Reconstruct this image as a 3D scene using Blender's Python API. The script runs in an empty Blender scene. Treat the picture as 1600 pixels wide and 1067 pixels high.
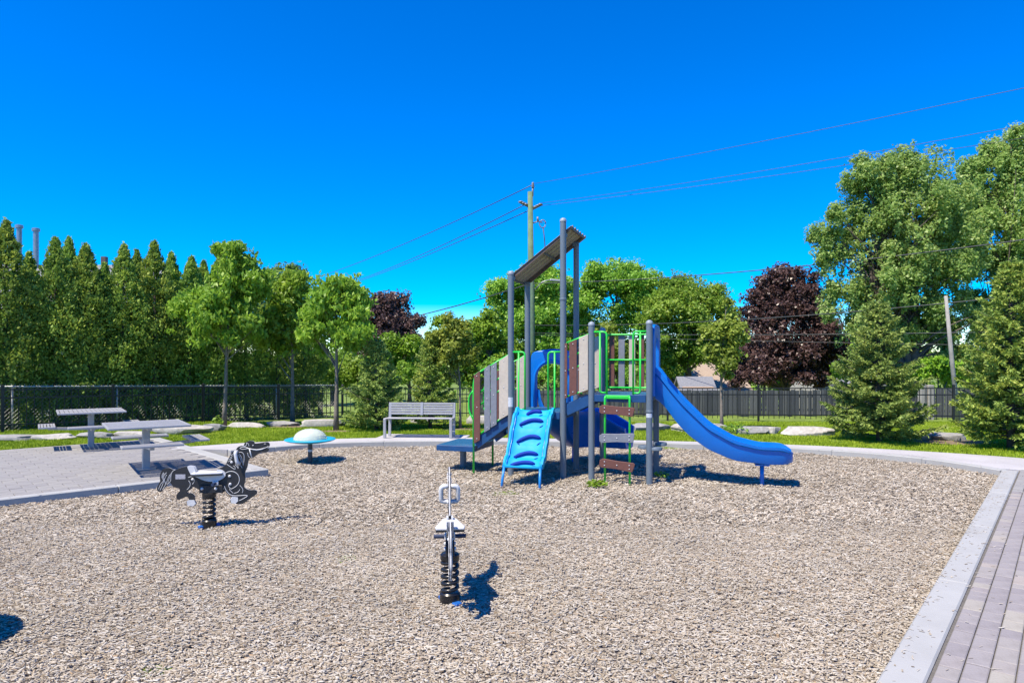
import bpy, math, random
import numpy as np
from mathutils import Vector, Matrix
R = math.radians
random.seed(7)
scene = bpy.context.scene
COL = scene.collection

# ------------------------------------------------------------------ camera
CAM_H = 1.85
cam_data = bpy.data.cameras.new('camera')
cam = bpy.data.objects.new('camera', cam_data)
COL.objects.link(cam)
cam.location = (0, 0, CAM_H)
cam.rotation_euler = (R(90), 0, 0)
cam_data.sensor_width = 36
cam_data.lens = 24.0
cam_data.shift_y = 0.0153
cam_data.clip_start = 0.05
cam_data.clip_end = 2000
scene.camera = cam

# ------------------------------------------------------------------ light
SUN_EL = 60.0
SUN_AZ = math.atan2(-0.74, -0.67)          # compass direction of the sun: to the left, a little behind the camera
world = bpy.data.worlds.new('World')
scene.world = world
world.use_nodes = True
wn, wl = world.node_tree.nodes, world.node_tree.links
wn.clear()
sky = wn.new('ShaderNodeTexSky')
sky.sky_type = 'NISHITA'
sky.sun_disc = False
sky.sun_elevation = R(SUN_EL)
sky.sun_rotation = SUN_AZ
sky.altitude = 2000
sky.air_density = 1.08
sky.dust_density = 0.0
sky.ozone_density = 5.0
hsv = wn.new('ShaderNodeHueSaturation')
hsv.inputs['Saturation'].default_value = 2.0
hsv.inputs['Hue'].default_value = 0.514
hsv.inputs['Value'].default_value = 1.0
bg = wn.new('ShaderNodeBackground')
bg.inputs['Strength'].default_value = 0.15
wo = wn.new('ShaderNodeOutputWorld')
wl.new(sky.outputs[0], hsv.inputs['Color'])
wl.new(hsv.outputs[0], bg.inputs['Color'])
wl.new(bg.outputs[0], wo.inputs['Surface'])

sun_data = bpy.data.lights.new('sun', 'SUN')
sun_data.energy = 5.0
sun_data.angle = R(0.53)
sun_data.color = (1.0, 0.90, 0.74)
sun = bpy.data.objects.new('sun', sun_data)
COL.objects.link(sun)
sd = Vector((math.sin(SUN_AZ) * math.cos(R(SUN_EL)), math.cos(SUN_AZ) * math.cos(R(SUN_EL)), math.sin(R(SUN_EL))))
sun.rotation_euler = sd.to_track_quat('Z', 'Y').to_euler()

scene.view_settings.view_transform = 'Standard'
scene.view_settings.look = 'None'
scene.view_settings.exposure = 0.78
scene.view_settings.gamma = 1.0
scene.view_settings.use_curve_mapping = False
scene.render.engine = 'CYCLES'
scene.cycles.max_bounces = 6
scene.cycles.transparent_max_bounces = 6

# ------------------------------------------------------------------ helpers
F = 1067.0
HZ = 558.0


def gp(px, py, z=0.0):
    """point at height z that stands at this place of the photograph's survey"""
    Y = F * (CAM_H - z) / (py - HZ)
    return ((px - 800) / F * Y, Y)


def wp(px, py, Y):
    return ((px - 800) / F * Y, Y, CAM_H - (py - HZ) * Y / F)


def terr(x, y):
    """height of the lawn and the land behind it"""
    if y < 15:
        return 0.05
    if y < 20.5:
        return 0.05 - 0.029 * (y - 15)
    if y < 27:
        return -0.11 - 0.05 * (y - 20.5)
    if y < 45:
        return -0.435 - 0.1 * (y - 27)
    return -2.235


class MB:
    def __init__(s):
        s.v, s.f = [], []

    def add(s, vs, fs):
        o = len(s.v)
        s.v += [tuple(p) for p in vs]
        s.f += [tuple(i + o for i in f) for f in fs]
        return s

    def box(s, c, size, rot=None, taper=1.0):
        hx, hy, hz = size[0] / 2, size[1] / 2, size[2] / 2
        vs = []
        for z, t in ((-hz, 1.0), (hz, taper)):
            for x, y in ((-hx, -hy), (hx, -hy), (hx, hy), (-hx, hy)):
                p = Vector((x * t, y * t, z))
                if rot is not None:
                    p = rot @ p
                vs.append((p.x + c[0], p.y + c[1], p.z + c[2]))
        return s.add(vs, [(3, 2, 1, 0), (4, 5, 6, 7), (0, 1, 5, 4), (1, 2, 6, 5), (2, 3, 7, 6), (3, 0, 4, 7)])

    def bar(s, a, b, w, h, up=(0, 0, 1)):
        """box from a to b, w across, h along up"""
        a, b, up = Vector(a), Vector(b), Vector(up)
        d = (b - a)
        L = d.length
        d.normalize()
        side = d.cross(up).normalized()
        u2 = side.cross(d).normalized()
        m = Matrix((d, side, u2)).transposed()
        return s.box((a + b) / 2, (L, w, h), m)

    def tube(s, path, r, seg=8, cap=True, radii=None):
        P = [Vector(p) for p in path]
        n = len(P)
        rings = []
        prev = None
        for i in range(n):
            t = (P[min(i + 1, n - 1)] - P[max(i - 1, 0)])
            if t.length < 1e-9:
                t = Vector((0, 0, 1))
            t.normalize()
            if prev is None:
                a = Vector((0, 0, 1)) if abs(t.z) < 0.9 else Vector((1, 0, 0))
                nrm = t.cross(a).normalized()
            else:
                nrm = (prev - t * prev.dot(t))
                if nrm.length < 1e-6:
                    nrm = t.cross(Vector((0, 0, 1)))
                nrm.normalize()
            prev = nrm
            bn = t.cross(nrm)
            rr = radii[i] if radii else r
            rings.append([P[i] + (nrm * math.cos(2 * math.pi * k / seg) + bn * math.sin(2 * math.pi * k / seg)) * rr for k in range(seg)])
        vs = [q for ring in rings for q in ring]
        fs = []
        for i in range(n - 1):
            for k in range(seg):
                k2 = (k + 1) % seg
                fs.append((i * seg + k, i * seg + k2, (i + 1) * seg + k2, (i + 1) * seg + k))
        if cap:
            fs.append(tuple(reversed(range(seg))))
            fs.append(tuple((n - 1) * seg + k for k in range(seg)))
        return s.add(vs, fs)

    def lathe(s, prof, c=(0, 0, 0), seg=24):
        vs, fs = [], []
        for r, z in prof:
            for k in range(seg):
                a = 2 * math.pi * k / seg
                vs.append((c[0] + r * math.cos(a), c[1] + r * math.sin(a), c[2] + z))
        n = len(prof)
        for i in range(n - 1):
            for k in range(seg):
                k2 = (k + 1) % seg
                fs.append((i * seg + k, i * seg + k2, (i + 1) * seg + k2, (i + 1) * seg + k))
        fs.append(tuple(reversed(range(seg))))
        fs.append(tuple((n - 1) * seg + k for k in range(seg)))
        return s.add(vs, fs)

    def prism(s, poly, lo, hi, axis='z'):
        """poly extruded along an axis; for axis 'y' the polygon is (x, z)"""
        n = len(poly)

        def P(p, t):
            if axis == 'z':
                return (p[0], p[1], t)
            if axis == 'y':
                return (p[0], t, p[1])
            return (t, p[0], p[1])
        vs = [P(p, lo) for p in poly] + [P(p, hi) for p in poly]
        fs = [tuple(reversed(range(n))), tuple(range(n, 2 * n))]
        for i in range(n):
            j = (i + 1) % n
            fs.append((i, j, n + j, n + i))
        return s.add(vs, fs)

    def build(s, name, mat, parent=None, smooth=False, bevel=0.0, bseg=1, auto=None):
        me = bpy.data.meshes.new(name)
        me.from_pydata(s.v, [], s.f)
        me.update()
        return link_mesh(name, me, mat, parent, smooth, bevel, bseg, auto)


def fix_normals(me):
    import bmesh
    b = bmesh.new()
    b.from_mesh(me)
    bmesh.ops.recalc_face_normals(b, faces=b.faces)
    b.to_mesh(me)
    b.free()


def link_mesh(name, me, mat, parent=None, smooth=False, bevel=0.0, bseg=1, auto=None, fix=True):
    if fix:
        fix_normals(me)
    if mat is not None:
        me.materials.append(mat)
    if smooth:
        me.shade_smooth()
        if auto:
            try:
                me.set_sharp_from_angle(angle=R(auto))
            except Exception:
                pass
    o = bpy.data.objects.new(name, me)
    COL.objects.link(o)
    if parent is not None:
        o.parent = parent
    if bevel:
        m = o.modifiers.new('bevel', 'BEVEL')
        m.width = bevel
        m.segments = bseg
        m.limit_method = 'ANGLE'
        m.angle_limit = R(40)
    return o


def np_mesh(name, V, nper):
    """V: (n*nper,3) vertices, each consecutive nper vertices are one face"""
    V = np.ascontiguousarray(V, dtype=np.float32)
    nv = len(V)
    nf = nv // nper
    me = bpy.data.meshes.new(name)
    me.vertices.add(nv)
    me.vertices.foreach_set('co', V.ravel())
    me.loops.add(nv)
    me.loops.foreach_set('vertex_index', np.arange(nv, dtype=np.int32))
    me.polygons.add(nf)
    me.polygons.foreach_set('loop_start', np.arange(0, nv, nper, dtype=np.int32))
    me.update(calc_edges=True)
    return me


def np_mesh_idx(name, V, Fq):
    V = np.ascontiguousarray(V, dtype=np.float32)
    Fq = np.ascontiguousarray(Fq, dtype=np.int32)
    me = bpy.data.meshes.new(name)
    me.vertices.add(len(V))
    me.vertices.foreach_set('co', V.ravel())
    k = Fq.shape[1]
    me.loops.add(Fq.size)
    me.loops.foreach_set('vertex_index', Fq.ravel())
    me.polygons.add(len(Fq))
    me.polygons.foreach_set('loop_start', np.arange(0, Fq.size, k, dtype=np.int32))
    me.update(calc_edges=True)
    return me


def thing(name, label, cat, loc=(0, 0, 0), rz=0.0, group=None):
    o = bpy.data.objects.new(name, None)
    o.empty_display_size = 0.1
    COL.objects.link(o)
    o.location = loc
    o.rotation_euler = (0, 0, rz)
    o['label'] = label
    o['category'] = cat
    if group:
        o['group'] = group
    return o


def tag(o, label, cat, group=None):
    o['label'] = label
    o['category'] = cat
    if group:
        o['group'] = group
    return o


def struct(o, label=None):
    o['kind'] = 'structure'
    if label:
        o['label'] = label
    return o


def copy_tree(o, parent=None):
    c = o.copy()
    COL.objects.link(c)
    c.parent = parent
    for ch in list(o.children):
        copy_tree(ch, c)
    return c


# ------------------------------------------------------------------ materials
def nodes_of(name):
    m = bpy.data.materials.new(name)
    m.use_nodes = True
    n, l = m.node_tree.nodes, m.node_tree.links
    return m, n, l, n['Principled BSDF']


def mat(name, col, rough=0.5, metal=0.0, var=0.12, scale=6.0, bump=0.0, bscale=60.0, spec=0.5, dirt=None, coat=0.0):
    m, n, l, p = nodes_of(name)
    tc = n.new('ShaderNodeTexCoord')
    nz = n.new('ShaderNodeTexNoise')
    nz.inputs['Scale'].default_value = scale
    nz.inputs['Detail'].default_value = 6
    nz.inputs['Roughness'].default_value = 0.65
    l.new(tc.outputs['Object'], nz.inputs['Vector'])
    rp = n.new('ShaderNodeValToRGB')
    rp.color_ramp.elements[0].position = 0.3
    rp.color_ramp.elements[1].position = 0.7
    a = [max(0, c * (1 - var)) for c in col]
    b = [min(1, c * (1 + var)) for c in col]
    if dirt:
        a = [c * (1 - var) + d * var for c, d in zip(col, dirt)]
    rp.color_ramp.elements[0].color = (*a, 1)
    rp.color_ramp.elements[1].color = (*b, 1)
    l.new(nz.outputs['Fac'], rp.inputs['Fac'])
    l.new(rp.outputs['Color'], p.inputs['Base Color'])
    p.inputs['Roughness'].default_value = rough
    p.inputs['Metallic'].default_value = metal
    p.inputs['Specular IOR Level'].default_value = spec
    if coat:
        p.inputs['Coat Weight'].default_value = coat
        p.inputs['Coat Roughness'].default_value = 0.2
    # uneven gloss
    mr = n.new('ShaderNodeMapRange')
    mr.inputs['To Min'].default_value = max(0.05, rough - 0.1)
    mr.inputs['To Max'].default_value = min(1, rough + 0.12)
    nz2 = n.new('ShaderNodeTexNoise')
    nz2.inputs['Scale'].default_value = scale * 3.1
    l.new(tc.outputs['Object'], nz2.inputs['Vector'])
    l.new(nz2.outputs['Fac'], mr.inputs['Value'])
    l.new(mr.outputs['Result'], p.inputs['Roughness'])
    if bump:
        nb = n.new('ShaderNodeTexNoise')
        nb.inputs['Scale'].default_value = bscale
        nb.inputs['Detail'].default_value = 5
        l.new(tc.outputs['Object'], nb.inputs['Vector'])
        bp = n.new('ShaderNodeBump')
        bp.inputs['Strength'].default_value = bump
        bp.inputs['Distance'].default_value = 0.02
        l.new(nb.outputs['Fac'], bp.inputs['Height'])
        l.new(bp.outputs['Normal'], p.inputs['Normal'])
    return m


def stained(m, scale=0.9, amount=0.22, col=(0.5, 0.47, 0.42)):
    """large weather stains and small dark specks over a material's colour"""
    n, l = m.node_tree.nodes, m.node_tree.links
    p = n['Principled BSDF']
    src = p.inputs['Base Color'].links[0].from_socket
    tc = n.new('ShaderNodeTexCoord')
    a = n.new('ShaderNodeTexNoise')
    a.inputs['Scale'].default_value = scale
    a.inputs['Detail'].default_value = 9
    a.inputs['Roughness'].default_value = 0.7
    l.new(tc.outputs['Object'], a.inputs['Vector'])
    mr = n.new('ShaderNodeMapRange')
    mr.inputs['From Min'].default_value = 0.45
    mr.inputs['From Max'].default_value = 0.72
    mr.inputs['To Max'].default_value = amount * 2
    l.new(a.outputs['Fac'], mr.inputs['Value'])
    mx = n.new('ShaderNodeMix')
    mx.data_type = 'RGBA'
    mx.blend_type = 'MULTIPLY'
    mx.inputs['B'].default_value = (*col, 1)
    l.new(mr.outputs['Result'], mx.inputs['Factor'])
    l.new(src, mx.inputs['A'])
    l.new(mx.outputs['Result'], p.inputs['Base Color'])
    return m


def ramp_mat(name, stops, rough=0.8, source='object', grain=0.15, gscale=30.0, stretch=None, bump=0.2, island_noise=None):
    """colour picked per object or per island from the stops, plus grain"""
    m, n, l, p = nodes_of(name)
    if source == 'object':
        src = n.new('ShaderNodeObjectInfo').outputs['Random']
    else:
        src = n.new('ShaderNodeNewGeometry').outputs['Random Per Island']
    rp = n.new('ShaderNodeValToRGB')
    els = rp.color_ramp.elements
    while len(els) < len(stops):
        els.new(0.5)
    for e, (pos, c) in zip(els, stops):
        e.position = pos
        e.color = (*c, 1)
    l.new(src, rp.inputs['Fac'])
    tc = n.new('ShaderNodeTexCoord')
    mp = n.new('ShaderNodeMapping')
    if stretch:
        mp.inputs['Scale'].default_value = stretch
    l.new(tc.outputs['Object'], mp.inputs['Vector'])
    nz = n.new('ShaderNodeTexNoise')
    nz.inputs['Scale'].default_value = gscale
    nz.inputs['Detail'].default_value = 6
    l.new(mp.outputs[0], nz.inputs['Vector'])
    mx = n.new('ShaderNodeMix')
    mx.data_type = 'RGBA'
    mx.blend_type = 'MULTIPLY'
    mx.inputs['Factor'].default_value = 1.0
    mr = n.new('ShaderNodeMapRange')
    mr.inputs['From Min'].default_value = 0.25
    mr.inputs['From Max'].default_value = 0.75
    mr.inputs['To Min'].default_value = 1 - grain
    mr.inputs['To Max'].default_value = 1 + grain
    l.new(nz.outputs['Fac'], mr.inputs['Value'])
    l.new(rp.outputs['Color'], mx.inputs['A'])
    l.new(mr.outputs['Result'], mx.inputs['B'])
    l.new(mx.outputs['Result'], p.inputs['Base Color'])
    p.inputs['Roughness'].default_value = rough
    p.inputs['Specular IOR Level'].default_value = 0.3
    if bump:
        bp = n.new('ShaderNodeBump')
        bp.inputs['Strength'].default_value = bump
        bp.inputs['Distance'].default_value = 0.01
        l.new(nz.outputs['Fac'], bp.inputs['Height'])
        l.new(bp.outputs['Normal'], p.inputs['Normal'])
    return m


def leaf_mat(name, dark, mid, light, trans=0.3, rough=0.5, big=0.6):
    m, n, l, p = nodes_of(name)
    geo = n.new('ShaderNodeNewGeometry')
    rp = n.new('ShaderNodeValToRGB')
    els = rp.color_ramp.elements
    els.new(0.5)
    for e, (pos, c) in zip(els, ((0.0, dark), (0.5, mid), (1.0, light))):
        e.position = pos
        e.color = (*c, 1)
    tc = n.new('ShaderNodeTexCoord')
    nz = n.new('ShaderNodeTexNoise')
    nz.inputs['Scale'].default_value = big
    nz.inputs['Detail'].default_value = 2
    l.new(tc.outputs['Object'], nz.inputs['Vector'])
    mth = n.new('ShaderNodeMath')
    mth.operation = 'MULTIPLY_ADD'
    mth.inputs[1].default_value = 0.55
    l.new(geo.outputs['Random Per Island'], mth.inputs[0])
    sub = n.new('ShaderNodeMath')
    sub.operation = 'MULTIPLY_ADD'
    sub.inputs[1].default_value = 1.1
    sub.inputs[2].default_value = -0.32
    l.new(nz.outputs['Fac'], sub.inputs[0])
    l.new(sub.outputs[0], mth.inputs[2])
    l.new(mth.outputs[0], rp.inputs['Fac'])
    oi = n.new('ShaderNodeObjectInfo')
    hv = n.new('ShaderNodeHueSaturation')
    ov = n.new('ShaderNodeMapRange')
    ov.inputs['To Min'].default_value = 0.84
    ov.inputs['To Max'].default_value = 1.16
    l.new(oi.outputs['Random'], ov.inputs['Value'])
    oh = n.new('ShaderNodeMapRange')
    oh.inputs['To Min'].default_value = 0.49
    oh.inputs['To Max'].default_value = 0.508
    l.new(oi.outputs['Random'], oh.inputs['Value'])
    l.new(ov.outputs['Result'], hv.inputs['Value'])
    l.new(oh.outputs['Result'], hv.inputs['Hue'])
    l.new(rp.outputs['Color'], hv.inputs['Color'])
    l.new(hv.outputs[0], p.inputs['Base Color'])
    p.inputs['Roughness'].default_value = rough
    p.inputs['Specular IOR Level'].default_value = 0.35
    tr = n.new('ShaderNodeBsdfTranslucent')
    l.new(hv.outputs[0], tr.inputs['Color'])
    mx = n.new('ShaderNodeMixShader')
    mx.inputs[0].default_value = trans
    l.new(p.outputs[0], mx.inputs[1])
    l.new(tr.outputs[0], mx.inputs[2])
    out = [q for q in n if q.type == 'OUTPUT_MATERIAL'][0]
    l.new(mx.outputs[0], out.inputs['Surface'])
    return m


M = {}
M['post'] = mat('post_grey_blue_paint', (0.1148, 0.1485, 0.189), 0.42, 0.0, 0.10, 5, 0.05, 200)
M['cap'] = mat('cap_grey_plastic', (0.225, 0.2625, 0.315), 0.5, 0.0, 0.1, 8)
M['green'] = mat('green_paint', (0.02, 0.50, 0.05), 0.35, 0.0, 0.10, 8)
M['blue'] = mat('blue_plastic', (0.0009, 0.138, 0.5336), 0.30, 0.0, 0.10, 3, 0.03, 90)
M['blue_light'] = mat('sky_blue_plastic', (0.001, 0.30, 0.60), 0.6, 0.0, 0.08, 4, 0.03, 90, 0.3)
M['blue_dark'] = mat('deep_blue_recess', (0.0005, 0.028, 0.26), 0.65, 0.0, 0.1, 4, 0.0, 90, 0.2)
M['blue_steel'] = mat('blue_coated_steel', (0.003, 0.05, 0.165), 0.5, 0.0, 0.15, 8, 0.08, 120)
M['slat_brown'] = mat('brown_recycled_board', (0.1216, 0.0471, 0.0365), 0.6, 0.0, 0.14, 20, 0.1, 150)
M['slat_grey'] = mat('grey_recycled_board', (0.1656, 0.1794, 0.2139), 0.6, 0.0, 0.12, 20, 0.1, 150)
M['slat_beige'] = mat('beige_recycled_board', (0.4471, 0.3934, 0.3309), 0.6, 0.0, 0.10, 20, 0.1, 150)
M['bolt'] = mat('zinc_bolt', (0.6, 0.6, 0.6), 0.3, 0.6, 0.1, 20)
M['roof'] = mat('tan_roof_sheet', (0.243, 0.1958, 0.1485), 0.5, 0.0, 0.12, 6)
M['roof_trim'] = mat('dark_brown_trim', (0.09, 0.06, 0.05), 0.5, 0.0, 0.12, 6)
M['sticker'] = mat('pale_sticker', (0.44, 0.48, 0.544), 0.5, 0.0, 0.15, 40)
M['black_hdpe'] = mat('black_board', (0.014, 0.014, 0.017), 0.5, 0.0, 0.2, 20, 0.06, 200)
M['white_hdpe'] = mat('white_board', (0.5196, 0.5267, 0.5478), 0.42, 0.0, 0.06, 12)
M['groove'] = mat('white_groove', (0.4464, 0.4536, 0.4752), 0.6, 0.0, 0.06, 12)
M['spring'] = mat('black_spring_steel', (0.012, 0.012, 0.013), 0.28, 0.0, 0.2, 20)
M['peg'] = mat('navy_rubber', (0.02, 0.035, 0.085), 0.5, 0.0, 0.15, 20)
M['plate'] = mat('grey_plate_print', (0.32, 0.32, 0.36), 0.5, 0.0, 0.55, 95)
M['alu'] = mat('silver_powder_coat', (0.3344, 0.3385, 0.3595), 0.42, 0.15, 0.08, 10, 0.05, 150)
M['rim_cyan'] = mat('cyan_plastic', (0.017, 0.34, 0.561), 0.35, 0.0, 0.08, 8)
M['fence_black'] = mat('black_powder_coat', (0.012, 0.012, 0.014), 0.4, 0.0, 0.2, 10)
M['galv'] = mat('galvanised_wire', (0.3392, 0.3472, 0.3392), 0.45, 0.5, 0.15, 8)
M['conc'] = mat('concrete_kerb', (0.3211, 0.3269, 0.3269), 0.85, 0.0, 0.06, 3.5, 0.10, 60)
M['path'] = mat('path_concrete', (0.3926, 0.3828, 0.3975), 0.9, 0.0, 0.10, 1.2, 0.35, 160)
M['joint'] = mat('joint_sand', (0.119, 0.112, 0.1015), 0.95, 0.0, 0.25, 30, 0.4, 120)
M['soil'] = mat('bare_soil', (0.1755, 0.1283, 0.0844), 0.95, 0.0, 0.3, 9, 0.6, 40)
M['rock'] = mat('limestone', (0.3974, 0.3815, 0.3577), 0.85, 0.0, 0.30, 4.0, 0.7, 14)
M['rock2'] = mat('limestone_weathered', (0.2734, 0.2734, 0.2734), 0.85, 0.0, 0.35, 5.0, 0.8, 16)
M['bark'] = mat('bark_grey_brown', (0.176, 0.152, 0.128), 0.9, 0.0, 0.3, 12, 0.7, 40)
M['bark_dark'] = mat('bark_dark', (0.10, 0.082, 0.07), 0.9, 0.0, 0.3, 12, 0.7, 40)
M['pole'] = mat('treated_pole_wood', (0.105, 0.17, 0.10), 0.85, 0.0, 0.25, 4, 0.4, 30)
M['pole_grey'] = mat('weathered_pole_wood', (0.27, 0.26, 0.24), 0.85, 0.0, 0.2, 4, 0.4, 30)
M['wire'] = mat('wire_aluminium', (0.05, 0.056, 0.06), 0.5, 0.3, 0.1, 3)
M['wire_dark'] = mat('wire_black', (0.045, 0.048, 0.06), 0.6, 0.0, 0.1, 3)
M['insul'] = mat('insulator_grey', (0.17, 0.16, 0.17), 0.3, 0.0, 0.2, 10)
M['shingle'] = mat('grey_shingles', (0.1836, 0.1904, 0.2176), 0.9, 0.0, 0.22, 14, 0.5, 18)
M['shingle_tan'] = mat('tan_shingles', (0.3128, 0.2448, 0.1904), 0.9, 0.0, 0.2, 14, 0.5, 18)
M['siding'] = mat('white_siding', (0.4488, 0.442, 0.4216), 0.7, 0.0, 0.06, 4)
M['brick'] = mat('tan_brick', (0.336, 0.24, 0.176), 0.85, 0.0, 0.2, 18, 0.4, 20)
M['glass'] = mat('window_glass', (0.03, 0.04, 0.05), 0.08, 0.0, 0.2, 2)
M['flue'] = mat('flue_steel', (0.28, 0.288, 0.312), 0.35, 0.7, 0.15, 6)
M['paver'] = ramp_mat('paver_mixed', [(0.0, (0.25, 0.2341, 0.2349)), (0.4, (0.2738, 0.2576, 0.2486)), (0.6, (0.25, 0.2284, 0.2349)), (0.8, (0.3035, 0.2869, 0.2568)), (1.0, (0.2976, 0.2664, 0.2513))], 0.88, 'object', 0.10, 60, None, 0.15)
M['paver_dark'] = ramp_mat('paver_lilac_grey', [(0.0, (0.2255, 0.2098, 0.2201)), (1.0, (0.256, 0.2398, 0.2454))], 0.88, 'object', 0.10, 60, None, 0.15)
M['paver_pale'] = ramp_mat('paver_pale', [(0.0, (0.2282, 0.2235, 0.2282)), (0.5, (0.2468, 0.2422, 0.2422)), (1.0, (0.2608, 0.2561, 0.2515))], 0.9, 'object', 0.09, 50, None, 0.15)
M['paver_pale_i'] = ramp_mat('paver_pale_far', [(0.0, (0.2282, 0.2235, 0.2282)), (0.5, (0.2468, 0.2422, 0.2422)), (1.0, (0.2608, 0.2561, 0.2515))], 0.9, 'island', 0.09, 50, None, 0.15)
M['board'] = ramp_mat('weathered_fence_board', [(0.0, (0.0378, 0.0432, 0.0495)), (0.5, (0.0585, 0.0648, 0.072)), (1.0, (0.09, 0.0945, 0.0945))], 0.9, 'object', 0.3, 9, (6, 6, 0.7), 0.3)
M['chips'] = ramp_mat('wood_chips', [(0.0, (0.1584, 0.1188, 0.0792)), (0.10, (0.2816, 0.2306, 0.1716)), (0.4, (0.3828, 0.3326, 0.264)), (0.72, (0.4356, 0.3942, 0.3344)), (0.95, (0.484, 0.4558, 0.4048)), (1.0, (0.352, 0.2376, 0.132))], 0.9, 'island', 0.16, 0.9, None, 0.0)

for k_ in ('conc', 'path'):
    stained(M[k_], 1.4, 0.10)
for k_ in ('rock', 'rock2'):
    stained(M[k_], 3.0, 0.4, (0.45, 0.42, 0.36))
for k_ in ('post', 'alu', 'slat_beige', 'blue_light'):
    stained(M[k_], 5.0, 0.10, (0.62, 0.6, 0.56))
for k_ in ('paver', 'paver_dark', 'paver_pale'):
    stained(M[k_], 6.0, 0.18)

# ================================================================== SETTING
U0 = Vector((0.735, 0.678))
U0.normalize()
E1 = np.array([U0.x, U0.y])            # along the patio's front edge, to the right
E2 = np.array([-U0.y, U0.x])           # along the patio's right edge, away
PC = np.array([-3.82, 10.73])          # patio corner that juts into the mulch
PZ = 0.09                              # height of kerbs, path and paving over the mulch

KD = np.array([0.632, 0.775])          # direction of the right kerb
KD = KD / np.linalg.norm(KD)
KN = np.array([KD[1], -KD[0]])
KI = np.array(gp(1367, 1067, PZ))      # inner edge of right kerb, near
KW = 0.21

# far edge of the mulch (inner foot of the far kerb) and of the path
far_in = [gp(x, y) for x, y in ((1562, 743), (1440, 724), (1300, 711), (1100, 701), (920, 697), (750, 695.5), (600, 696.5), (500, 700), (430, 705), (360, 711))]
path_out = [gp(x, y, PZ) for x, y in ((1700, 727), (1600, 715.5), (1450, 705), (1300, 697), (1170, 692), (1040, 688.5), (850, 684.5), (700, 683), (600, 683.5), (500, 686), (400, 690.5), (300, 697), (240, 703))]


def smooth_poly(P, n=8):
    P = [np.array(p) for p in P]
    out = []
    for i in range(len(P) - 1):
        p0, p1, p2, p3 = P[max(i - 1, 0)], P[i], P[i + 1], P[min(i + 2, len(P) - 1)]
        for k in range(n):
            t = k / n
            out.append(0.5 * ((2 * p1) + (-p0 + p2) * t + (2 * p0 - 5 * p1 + 4 * p2 - p3) * t * t + (-p0 + 3 * p1 - 3 * p2 + p3) * t ** 3))
    out.append(P[-1])
    return out


far_in = smooth_poly(far_in)
path_out = smooth_poly(path_out)
po = np.array(path_out)[::-1]


def path_edge_y(x):
    return float(np.interp(x, po[:, 0], po[:, 1], left=po[0, 1], right=po[-1, 1]))


def in_patio(x, y):
    d = np.array([x, y]) - PC
    a, b = d @ E1, d @ E2
    return a < 0.0 and -0.05 < b < 5.75


def hard(x, y):
    """inside the paved or mulched ground"""
    if in_patio(x, y):
        return True
    return y < path_edge_y(x) - 0.35


def make_ground():
    xs = np.concatenate([np.linspace(-260, -22, 16), np.arange(-21, 21, 0.3), np.linspace(22, 260, 16)])
    ys = np.concatenate([np.linspace(-60, 2, 8), np.arange(3, 30, 0.3), np.linspace(30.5, 60, 30), np.linspace(70, 400, 14)])
    V = np.zeros((len(ys), len(xs), 3))
    rs = np.random.RandomState(3)
    for j, y in enumerate(ys):
        for i, x in enumerate(xs):
            z = -0.06 if hard(x, y) else terr(x, y) + 0.012 * rs.randn() * (y < 30)
            if y < 3 or abs(x) > 21 and y < 12:
                z = -0.06
            V[j, i] = (x, y, z)
    nx = len(xs)
    idx = np.arange(len(ys) * nx).reshape(len(ys), nx)
    Fq = np.stack([idx[:-1, :-1], idx[:-1, 1:], idx[1:, 1:], idx[1:, :-1]], -1).reshape(-1, 4)
    me = np_mesh_idx('ground', V.reshape(-1, 3), Fq)
    gm = mat('lawn_soil_and_grass', (0.13, 0.19, 0.02), 0.95, 0, 0.45, 2.2, 0.6, 30)
    o = link_mesh('ground', me, gm, smooth=True, fix=False)
    struct(o, 'green lawn and land sloping gently away behind the fence')


make_ground()

# --- mulch bed
mulch_poly = [tuple(KI - KD * 4.6)] + [tuple(p) for p in far_in] + [tuple(PC + E2 * 2.6), tuple(PC), tuple(PC - E1 * 10), (-11.5, 0.2)]


def inside(poly, X, Y):
    P = np.array(poly)
    n = len(P)
    c = np.zeros(X.shape, bool)
    j = n - 1
    for i in range(n):
        xi, yi = P[i]
        xj, yj = P[j]
        m = ((yi > Y) != (yj > Y)) & (X < (xj - xi) * (Y - yi) / (yj - yi + 1e-12) + xi)
        c ^= m
        j = i
    return c


def mulch_h(X, Y):
    h = 0.018 * np.sin(X * 1.7 + 0.6 * Y) * np.cos(Y * 1.3 - 0.4 * X) + 0.010 * np.sin(4.1 * X + 1.0) * np.sin(3.7 * Y)
    h += 0.006 * np.sin(11 * X + 3 * Y) * np.sin(9 * Y - 2 * X)
    # trodden hollows: slide end, climbing wall foot, ladder foot, round the riders
    for cx, cy, rx, ry, dp in ((4.25, 10.0, 0.8, 0.5, 0.035), (0.05, 9.55, 0.7, 0.4, 0.03), (1.55, 9.85, 0.6, 0.4, 0.03), (-0.47, 5.25, 0.55, 0.6, 0.022), (-3.35, 7.5, 0.8, 0.5, 0.022), (-3.6, 12.1, 0.7, 0.5, 0.02), (-2.2, 4.2, 1.1, 0.25, 0.018), (2.6, 6.6, 1.4, 0.3, 0.02), (-1.6, 6.6, 0.3, 0.9, 0.016), (3.9, 8.1, 0.5, 0.9, 0.018)):
        h = h - dp * np.exp(-((X - cx) / rx) ** 2 - ((Y - cy) / ry) ** 2)
    return h - 0.010


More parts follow.
